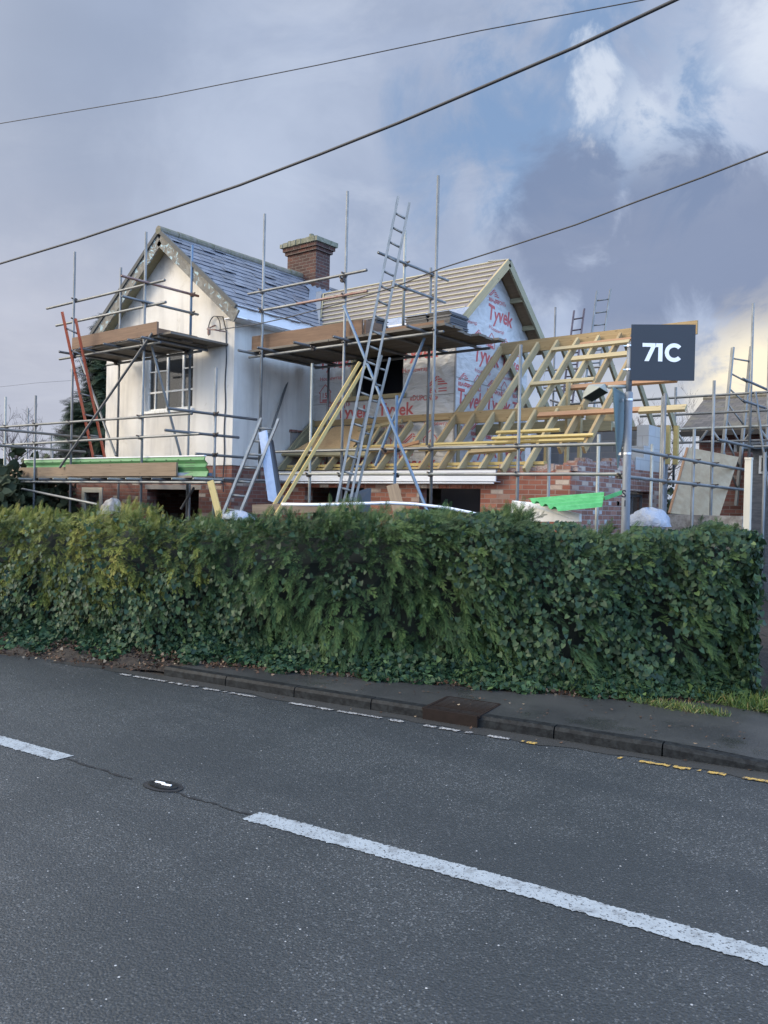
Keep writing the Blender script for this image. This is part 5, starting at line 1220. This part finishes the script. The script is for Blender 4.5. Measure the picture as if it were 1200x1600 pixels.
# ------------------------------------------------------------------ hedge and ivy
SK = [(-20, 4.75), (-14, 5.2), (-12.2, 5.2), (-10.7, 5.45), (-8.2, 6.2), (-5.6, 7.1), (-3.7, 7.9), (-2.8, 8.4), (-2.27, 8.90)]
SK = np.array(SK, float); sl_seg = np.r_[0, np.cumsum(np.hypot(*np.diff(SK, axis=0).T))]; LS = sl_seg[-1]
def sk(s): return np.stack([np.interp(s, sl_seg, SK[:, 0]), np.interp(s, sl_seg, SK[:, 1])], -1)
NRM = np.array([-.36, .933]); ALG = np.array([.933, .36])
def topz(x): return np.interp(x, [-20, -14, -11.6, -9.35, -7.86, -6.9, -6.26, -4.9, -4.47, -3.6, -3.1, -2.56, -2.3], [1.8, 1.8, 1.72, 1.80, 1.74, 1.86, 1.92, 1.90, 1.90, 1.74, 1.76, 1.88, 1.75])
def bulge(s, h): return .09*np.sin(s*2.3+h*1.7)+.07*np.sin(s*5.1-h*3.1+1)+.05*np.sin(s*9.7+h*6)+.04*np.sin(s*17+h*11+2)
TH = 1.35
hedge = thing('conifer_hedge', 'long clipped conifer hedge, golden at its left end, between pavement and house', 'hedge', (-7, 7.2, 0))
m = MB(); ns, nh_ = 90, 7
G = {}
for i in range(ns+1):
    s = LS*i/ns; p = sk(np.array(s)); zt_ = float(topz(p[0]))-.21
    prof = [(.48, 0), (.54, .5), (.54, 1.1), (.64, zt_-.36), (1.0, zt_), (TH+.1, zt_), (TH+.3, zt_-.2), (TH+.3, 0)]
    for j, (o_, z_) in enumerate(prof): q_ = p+NRM*(o_-float(bulge(s, z_))*.5); G[i, j] = (q_[0], q_[1], z_)
for i in range(ns):
    for j in range(7): m.quad([G[i, j], G[i+1, j], G[i+1, j+1], G[i, j+1]])
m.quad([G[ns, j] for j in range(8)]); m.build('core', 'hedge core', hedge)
def instance(tv, tf, P, D, Nn, size, rnd, bend=0.0, asp=1.0):
    """tv template (k,3): x side, y along, z normal; D stem dirs, Nn normals"""
    D = D/np.linalg.norm(D, axis=1, keepdims=True); S_ = np.cross(D, Nn); S_ /= np.linalg.norm(S_, axis=1, keepdims=True)+1e-9; Nn = np.cross(S_, D)
    n, k = len(P), len(tv); sz = size[:, None, None]
    V = P[:, None, :]+sz*(tv[None, :, 0:1]*S_[:, None, :]*asp+tv[None, :, 1:2]*D[:, None, :]+tv[None, :, 2:3]*Nn[:, None, :])
    V[:, :, 2] -= (size[:, None]*(tv[None, :, 1]**2)*bend)
    F_ = (tf[None]+(np.arange(n)*k)[:, None, None]).reshape(-1, tf.shape[1])
    return V.reshape(-1, 3), F_, np.repeat(rnd, k)
# frond template
tv, tf = [], []
def tw(x0, y0, x1, y1, w, z1=0.0):
    d = np.array([x1-x0, y1-y0]); L_ = np.hypot(*d); n_ = np.array([-d[1], d[0]])/L_*w; i = len(tv); mx, my = x0+d[0]*.45, y0+d[1]*.45
    tv.extend([(x0, y0, 0), (mx+n_[0], my+n_[1], z1*.5), (x1, y1, z1), (mx-n_[0], my-n_[1], z1*.5)]); tf.append((i, i+1, i+2, i+3))
tw(0, 0, 0, 1.0, .016)
for k in range(7):
    y_ = .12+k*.12; l_ = .46*(1-.10*k)*(1 if k > 0 else .7)
    for sg_ in (-1, 1):
        tw(0, y_, sg_*l_*.55, y_+l_*.80, .019, -.06-.03*(k % 2)); 
        if k < 6: tw(sg_*l_*.28, y_+l_*.34, sg_*l_*.80, y_+l_*.70, .015, -.05)
FV, FT = np.array(tv, float), np.array(tf)
def rv(n, a): return rng.normal(0, a, (n, 3))
def place_face(n, smin=0.0, hmin=.25):
    s = rng.uniform(sl_seg[2], LS, n); h01 = rng.uniform(0, 1, n)**.88; p = sk(s); tz = topz(p[:, 0]); h = hmin+(tz-hmin)*h01
    return s, h, p, tz
def out3(o): return np.stack([-NRM[0]*o, -NRM[1]*o, np.zeros_like(o)], -1)
def hedge_sprays(n, name, mat, keep, top_frac=.30, per=21, size=(.065, .125), seed=1):
    """boughs: each carries a fan of flat fronds sharing one direction, so the face reads as layered feathers with dark gaps"""
    s, h, p, tz = place_face(n, hmin=.22); top = rng.uniform(0, 1, n) < top_frac
    sh_ = (rng.uniform(0, 1, n) < .20) & ~top; h = np.where(sh_, tz-rng.uniform(.10, .42, n), h)
    rnd = rng.uniform(0, 1, n); k = keep(p[:, 0], h/tz, top, rnd, s)
    s, h, p, tz, top, sh_ = s[k], h[k], p[k], tz[k], top[k], sh_[k]; n = len(s); one = np.ones(n)
    o = np.where(top, rng.uniform(.34, TH+.25, n), .46-bulge(s, h)+rng.uniform(-.05, .10, n)); o = np.where(sh_, o-.04, o)
    h = np.where(top, tz-.20+rng.uniform(-.05, .05, n)+.07*np.sin(s*6)+.045*np.sin(s*13+1)+.03*np.sin(s*29), h-.02)
    P0 = np.stack([p[:, 0]+NRM[0]*o, p[:, 1]+NRM[1]*o, h], -1)
    swirl = .30*np.sin(s*1.1+h*1.5+.6)
    Bf = out3(one*.72)+np.stack([ALG[0]*(.50+swirl), ALG[1]*(.50+swirl), .06-.38*(1-h/tz)**.7+.12*np.sin(s*2.1+h*3)], -1)+rng.normal(0, .17, (n, 3))
    Bt = out3(one*.30)+np.stack([ALG[0]*.42*one, ALG[1]*.42*one, .62*one], -1)+rng.normal(0, .25, (n, 3))
    B = np.where(top[:, None], Bt, Bf); up_ = np.clip((h-(tz-.62))/.5, 0, 1)*(~top); B[:, 2] += .45*up_; B /= np.linalg.norm(B, axis=1, keepdims=True)
    Nn = np.where(top[:, None], out3(one*.9)+np.array([0, 0, .3]), out3(one*.62)+np.array([0, 0, .80]))+rng.normal(0, .22, (n, 3))
    Sd = np.cross(B, Nn); Sd /= np.linalg.norm(Sd, axis=1, keepdims=True)
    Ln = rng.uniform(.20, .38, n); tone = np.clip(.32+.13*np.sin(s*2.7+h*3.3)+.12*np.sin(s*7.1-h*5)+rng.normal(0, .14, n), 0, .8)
    Pp, Dd, NN, Sz, Rr = [], [], [], [], []
    for j in range(per):
        t = (j+rng.uniform(0, 1, n))/per; sd_ = (-1)**j; ang = sd_*(.75-.45*t)*rng.uniform(.5, 1.1, n)
        d = B*np.cos(ang)[:, None]+Sd*np.sin(ang)[:, None]+rng.normal(0, .08, (n, 3)); d[:, 2] -= .22*t
        q_ = P0+B*(Ln*t)[:, None]; q_[:, 2] -= .10*t*t
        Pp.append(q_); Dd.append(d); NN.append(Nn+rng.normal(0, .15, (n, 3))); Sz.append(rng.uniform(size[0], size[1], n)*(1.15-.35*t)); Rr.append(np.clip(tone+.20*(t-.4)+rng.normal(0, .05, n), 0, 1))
    P, D_, NN, Sz, Rr = (np.concatenate(x_) for x_ in (Pp, Dd, NN, Sz, Rr))
    V, F_, r_ = instance(FV, FT, P, D_, NN, Sz, Rr, bend=.12, asp=.52)
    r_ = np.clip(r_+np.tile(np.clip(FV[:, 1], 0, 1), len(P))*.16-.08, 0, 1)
    return np_mesh(name, V, F_, mat, r_, hedge)
def goldp(x, hh): return np.clip((-7.7-x)/1.5, 0, 1)*np.clip((hh-.32)/.30, 0, 1)
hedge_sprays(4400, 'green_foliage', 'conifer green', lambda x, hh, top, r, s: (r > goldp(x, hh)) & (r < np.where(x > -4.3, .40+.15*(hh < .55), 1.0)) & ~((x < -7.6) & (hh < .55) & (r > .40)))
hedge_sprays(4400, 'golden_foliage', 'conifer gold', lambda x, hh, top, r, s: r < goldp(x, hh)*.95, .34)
# feathery leaders above the clipped top
n = 1500; s = rng.uniform(sl_seg[2], LS, n); p = sk(s); x = p[:, 0]; keep = (np.sin(s*3.7)+np.sin(s*8.3+1)+rng.normal(0, .6, n) > .55) & (x < -3.2); s, p = s[keep], p[keep]; n = len(s)
o = rng.uniform(.4, TH, n); P = np.stack([p[:, 0]+NRM[0]*o, p[:, 1]+NRM[1]*o, topz(p[:, 0])-.10+rng.uniform(0, .12, n)+.05*np.sin(s*6)+.04*np.sin(s*15)], -1)
for gold in (0, 1):
    k = (p[:, 0] < -8.3) == bool(gold)
    D_ = np.array([.25, 0, 1.0])+rv(k.sum(), .28); V, F_, r_ = instance(FV, FT, P[k], D_, out3(np.ones(k.sum()))+rv(k.sum(), .4), rng.uniform(.13, .24, k.sum()), rng.uniform(.3, .95, k.sum()), bend=.1, asp=.6)
    np_mesh('leader', V, F_, 'conifer gold' if gold else 'conifer green', r_, hedge)
# trunks and bare stems inside
for px_, py_ in ((1094, 1085), (1062, 1075), (880, 1068), (622, 1045)):
    g_ = OZ(px_, py_, .05); q_ = np.array(g_[:2])+NRM*.32; MB().tube([(q_[0], q_[1], 0), (q_[0]-.02, q_[1]+.02, .5), (q_[0]+.06, q_[1]+.05, 1.2)], [.05, .042, .03], 8).build('trunk', 'bark', hedge, True)
# ivy leaves
IV = np.array([(0, .08, 0), (-.42, -.05, .05), (-.47, .38, .06), (-.30, .66, .02), (0, 1, -.05), (.30, .66, .02), (.47, .38, .06), (.42, -.05, .05), (0, .4, -.03)], float)
IF = np.array([(0, 8, 2, 1), (8, 4, 3, 2), (8, 6, 5, 4), (0, 7, 6, 8)])
n = 60000; s, h, p, tz = place_face(n, hmin=.12); top = rng.uniform(0, 1, n) < .30
x = p[:, 0]; hh = h/tz
pr_ = np.where(x > -4.9, np.clip((x+5.3)/.9, 0, 1)*.62+.06, .035)
pr_ = np.maximum(pr_, np.where(x < -7.2, .50*np.clip((.72-hh)/.3, 0, 1)+.06, 0)); pr_ = np.maximum(pr_, .55*(hh < .22))
patch = .5+.5*np.sin(s*2.1+h*2.9)*np.sin(s*3.3-h*1.7+1); pr_ = np.maximum(pr_, .30*(patch > .86)*(x > -7.5))
pr_ = np.where(top, np.where(x > -5.6, .75*np.clip((x+6.0)/.9, 0, 1), .02), pr_)
pr_ *= np.where((x > -4.9) & ~top & (hh < .62), .72+.5*np.sin(s*6.1+h*4), 1)
k = rng.uniform(0, 1, n) < pr_*.62; s, h, p, tz, top = s[k], h[k], p[k], tz[k], top[k]; n = len(s); one = np.ones(n)
o = np.where(top, rng.uniform(.3, TH+.2, n), .24-bulge(s, h)+rng.uniform(-.06, .14, n)); h = np.where(top, tz-.05+rng.uniform(-.08, .10, n)+.05*np.sin(s*7.3), h)
P = np.stack([p[:, 0]+NRM[0]*o, p[:, 1]+NRM[1]*o, h], -1)
D_ = np.stack([rng.normal(0, .7, n), rng.normal(0, .3, n), -1*one+rng.normal(0, .45, n)], -1)+out3(one*.35)
Nn = out3(one*1.0)+np.array([0, 0, .45])+rv(n, .42)+np.where(top, 1, 0)[:, None]*np.array([0, 0, .8])
V, F_, r_ = instance(IV, IF, P, D_, Nn, rng.uniform(.030, .078, n), np.clip(rng.beta(2, 2.4, n), 0, 1), asp=.95)
iv = np_mesh('ivy', V, F_, 'ivy leaf', r_); tag(iv, 'glossy ivy leaves climbing through the hedge, thickest at its right end and lower left', 'ivy', kind='stuff')
# hedge end cap ivy at the right
n = 2600; t_ = rng.uniform(0, 1, n); h = rng.uniform(.1, 1.85, n); e0 = np.array(SK[-1]); 
P = np.stack([e0[0]+NRM[0]*(t_*TH+.1)+ALG[0]*(.05+rng.uniform(-.1, .08, n)), e0[1]+NRM[1]*(t_*TH+.1)+ALG[1]*(.05+rng.uniform(-.1, .08, n)), h], -1)
V, F_, r_ = instance(IV, IF, P, np.array([0, 0, -1.])+rv(n, .5), np.array([.9, .1, .4])+rv(n, .5), rng.uniform(.045, .085, n), rng.beta(2, 2.4, n))
tag(np_mesh('ivy', V, F_, 'ivy leaf', r_), 'ivy covering the cut right-hand end face of the hedge by the drive', 'ivy', kind='stuff')
# ground-cover ivy skirt
n = 17000; s = rng.uniform(sl_seg[2], LS+.0, n); p = sk(s); t_ = rng.uniform(0, 1, n)**.8; edge = .07*np.sin(s*5)+.05*np.sin(s*11+1)
lowl = np.clip((-8.6-p[:, 0])/1.5, 0, 1)
o = -.02+edge+t_*.52-lowl*.05; h = .115+.20*t_+rng.uniform(0, .10, n)*(.4+t_); h = np.where(p[:, 0] < -8, h-.07, h)
P = np.stack([p[:, 0]+NRM[0]*o, p[:, 1]+NRM[1]*o, h], -1); one = np.ones(n)
V, F_, r_ = instance(IV, IF, P, rv(n, .6)+out3(one*.7)+np.array([0, 0, -.25]), rv(n, .38)+np.array([0, 0, .8])+out3(one*.6), rng.uniform(.045, .080, n), np.clip(rng.beta(2.2, 2.2, n)+.04, 0, 1))
tag(np_mesh('ground_ivy', V, F_, 'ivy leaf', r_), 'low carpet of ivy spilling from the hedge foot to the back of the pavement', 'ivy', kind='stuff')
# soil bank under it
m = MB(); S_ = np.linspace(sl_seg[1], LS, 80)
for a, b in zip(S_[:-1], S_[1:]):
    for (o0, z0_), (o1, z1_) in zip([(-.20, .0), (-.02, .10), (.25, .17), (.5, .26)], [(-.02, .10), (.25, .17), (.5, .26), (1.9, .36)]):
        pa, pb = sk(a), sk(b); w0, w1 = .05*math.sin(a*7), .05*math.sin(b*7)
        m.quad([(*(pa+NRM*(o0+w0)), z0_), (*(pb+NRM*(o0+w1)), z0_), (*(pb+NRM*(o1+w1)), z1_), (*(pa+NRM*(o1+w0)), z1_)])
tag(m.build('verge_bank', 'soil'), kind='structure')
# dead leaves
DL = np.array([(-.5, 0, .1), (0, -.1, 0), (.5, .1, .12), (0, .9, .05)], float); DF = np.array([(0, 1, 2, 3)])
n = 5200; s = rng.uniform(sl_seg[2], LS, n); p = sk(s); keep = rng.uniform(0, 1, n) < np.interp(p[:, 0], [-12, -9.5, -7.8, -6.6, -2], [1, 1, .85, .38, .30]); s, p = s[keep], p[keep]; n = len(s)
wl = np.interp(p[:, 0], [-9, -7, -6], [.30, .20, .08]); o = rng.normal(.0, 1, n)*wl*.55+.03; zb = np.interp(o, [-.4, -.15, 0, .25], [.012, .02, .11, .19])
zb = np.where((p[:, 0] > -7.7) & (o < 0), .115, zb)
P = np.stack([p[:, 0]+NRM[0]*o, p[:, 1]+NRM[1]*o, zb+rng.uniform(0, .03, n)], -1)
V, F_, r_ = instance(DL, DF, P, rv(n, 1)+np.array([0, 0, .05]), rv(n, .45)+np.array([0, 0, 1.0]), rng.uniform(.022, .05, n), rng.uniform(0, 1, n)**1.2)
tag(np_mesh('leaf_litter', V, F_, 'dead leaf', r_), 'brown dead leaves gathered along the hedge foot and gutter', 'leaf litter', kind='stuff')
# scattered leaves and grit on pavement
n = 260; xx = rng.uniform(-7.5, 1, n); yy = np.array([kline(v) for v in xx])+rng.uniform(-.15, 1.2, n); zz_ = np.where(yy > [kline(v)+.1 for v in xx], .118, .01)
V, F_, r_ = instance(DL, DF, np.stack([xx, yy, zz_], -1), rv(n, 1)*np.array([1, 1, .1]), rv(n, .2)+np.array([0, 0, 1.0]), rng.uniform(.012, .035, n), rng.uniform(.3, 1, n))
tag(np_mesh('fallen_leaves', V, F_, 'dead leaf', r_), 'single fallen leaves scattered over the wet pavement', 'leaf litter', kind='stuff')
# grass
GB = np.array([(-.04, 0, 0), (.04, 0, 0), (.025, .6, .03), (0, 1, .10)], float)
def grass(label, c, rx, ry, n, hmin, hmax, rlo=0):
    a = rng.uniform(0, 2*math.pi, n); r = np.sqrt(rng.uniform(0, 1, n)); X_ = c[0]+rx*r*np.cos(a); Y_ = c[1]+ry*r*np.sin(a)
    P = np.stack([X_, Y_, np.full(n, c[2])], -1); V, F_, r_ = instance(GB, DF, P, np.array([0, 0, 1.])+rv(n, .5), rv(n, 1), rng.uniform(hmin, hmax, n), rng.uniform(rlo, 1, n), bend=.2)
    return tag(np_mesh('grass', V, F_, 'grass blade', r_), label, 'grass', kind='stuff')
g_ = OZ(1165, 1095, .12); grass('bright tuft of green grass at the right end of the hedge foot', (g_[0], g_[1], .10), .75, .38, 5200, .07, .20)
g_ = OZ(1050, 1103, .12); grass('thin yellowing grass at the pavement edge left of the bright tuft', (g_[0], g_[1], .10), .55, .13, 1500, .04, .12, .45)
g_ = OZ(878, 1075, .12); grass('bundle of dry brown stalks standing at the hedge foot', (g_[0], g_[1]+.12, .16), .07, .06, 60, .25, .45, .97)
g_ = OZ(150, 1035, .05)

# ------------------------------------------------------------------ trees beyond
def bare_tree(label, base, H, spread, seed, r0=.09, levels=5, lean=(0, 0), grp=None, zfork=.25):
    r2 = random.Random(seed); t = thing('bare_tree', label, 'tree', tuple(base), grp)
    trunk = MB(); br = MB()
    def grow(p, d, L_, r, lv):
        pts = [p]; q_ = Vector(p); dd = Vector(d)
        for k in range(4):
            dd = (dd+Vector((r2.gauss(0, .11), r2.gauss(0, .11), r2.gauss(0, .05)+.04))).normalized(); q_ = q_+dd*L_/4; pts.append(q_.copy())
        rr_ = [r*(1-.13*k) for k in range(5)]
        (trunk if lv == 0 else br).tube(pts, rr_, 6 if lv < 2 else 3, cap=False)
        if lv >= levels: return
        nb_ = r2.choice([2, 3, 3, 4]) if lv else 5
        for k in range(nb_):
            f = r2.uniform(.35, 1.0) if lv else r2.uniform(zfork, 1); i = min(3, int(f*4)); b_ = pts[i].lerp(pts[i+1], f*4-i)
            a = r2.uniform(0, 2*math.pi); n_ = dd.orthogonal().normalized(); n_ = (n_*math.cos(a)+dd.cross(n_)*math.sin(a))
            grow(b_, (dd*r2.uniform(.75, 1.1)+n_*spread*r2.uniform(.5, 1)).normalized(), L_*r2.uniform(.5, .72), max(rr_[i]*.55, .004), lv+1)
    grow(Vector(base), Vector((lean[0], lean[1], 1)).normalized(), H*.45, r0, 0)
    trunk.build('trunk', 'bark', t); br.build('branches', 'bare twig', t); return t
def gpt(px_, dep_): p = AT(px_, 800, dep_); return (p[0], p[1], G0)
bare_tree('leafless tree with upright shoots at the far left edge behind the scaffold', gpt(18, 20), 5.2, .75, 11, .10)
bare_tree('leafless spreading tree behind the low scaffold, left of the dark conifer', gpt(62, 21), 5.0, .9, 5, .09)
bare_tree('small leafless tree just left of the dark conifer', gpt(95, 23), 3.9, .85, 8, .06)
bare_tree('leafless tree seen through the open rafters left of the lamp post', gpt(925, 33), 8.0, .8, 21, .11)
bare_tree('leafless tree seen through the gable end of the open rafters beside the sign', gpt(985, 31), 8.2, .85, 33, .11)
bare_tree('leafless tree showing behind the lowest rafters right of the wrapped gable', gpt(880, 28), 5.6, .9, 44, .08)
bare_tree('wispy leafless tree behind the far end of the new ridge board', gpt(1030, 30), 6.6, .7, 52, .06)
# conifer behind the cottage: layered drooping boughs
def conifer(label, base, H, Rr, n, mat, seed, size=(.5, .9), z0=.2, group=None):
    t = thing('conifer_tree', label, 'tree', base, group); r2 = np.random.default_rng(seed)
    f = r2.uniform(z0, 1, n); a = r2.uniform(0, 2*math.pi, n); layer = .75+.25*np.sin(f*42+np.sin(a*3)*1.5); rad = Rr*(1-f)**.75*layer*(.72+.28*np.sin(a*5+f*9)); o = rad*np.sqrt(r2.uniform(.25, 1, n))
    P = np.stack([base[0]+o*np.cos(a), base[1]+o*np.sin(a), base[2]+f*H-.10*o], -1)
    D_ = np.stack([np.cos(a), np.sin(a), np.full(n, -.05)], -1)+r2.normal(0, .25, (n, 3)); Nn = np.array([0, 0, 1.])+r2.normal(0, .3, (n, 3))
    V, F_, r_ = instance(FV, FT, P, D_, Nn, r2.uniform(*size, n), np.clip(r2.beta(2, 3, n)+.1*np.sin(f*42), 0, 1), bend=.18)
    np_mesh('crown', V, F_, mat, r_, t); MB().tube([base, (base[0], base[1], base[2]+H*.95)], [.14, .02], 8).build('trunk', 'bark', t); return t
conifer('dark cypress tree standing behind the left corner of the white cottage', gpt(172, 24), 6.9, 2.3, 6500, 'far conifer', 3, (.30, .62), .05)
conifer('smaller dark conifer between the bare trees and the cottage', gpt(128, 26), 4.6, 2.2, 3500, 'far conifer', 4, (.30, .6), .05)
def shrub(label, px_, dep_, W_, H, n, seed, mat='far shrub', group=None):
    base = gpt(px_, dep_); t = thing('shrub', label, 'shrub', base, group); r2 = np.random.default_rng(seed)
    a = r2.uniform(0, 2*math.pi, n); b = np.arccos(r2.uniform(0, 1, n)); k = (.80+.2*np.sin(a*4+b*5)+.1*np.sin(a*9))*r2.uniform(.6, 1, n)
    P = np.stack([base[0]+W_*k*np.sin(b)*np.cos(a), base[1]+W_*k*np.sin(b)*np.sin(a), base[2]+H*k*np.cos(b)], -1)
    V, F_, r_ = instance(IV, IF, P, rv(n, 1), rv(n, 1), r2.uniform(.10, .22, n), r2.beta(2, 2.5, n)); np_mesh('foliage', V, F_, mat, r_, t)
    MB().tube([base, (base[0], base[1], base[2]+H*.7)], [.06, .02], 6).build('stem', 'bark', t)
shrub('rounded dark green shrub at the far left edge behind the low scaffold', 0, 17, 1.6, 2.6, 5000, 1)
shrub('dark green shrub under the left bare trees', 55, 18.5, 1.5, 2.55, 4500, 2)
shrub('low green shrub below the dark cypress and orange-red ladder', 105, 21, 1.5, 2.1, 3500, 3, 'far conifer')
shrub('dark bushes far behind the brick extension gable', 905, 30, 3.0, 4.2, 6000, 4)
shrub('dark bush behind the lamp post at the back of the garden', 990, 32, 3.0, 3.6, 5000, 5)
for o in bpy.data.objects:
    if '_w' in o: del o['_w']
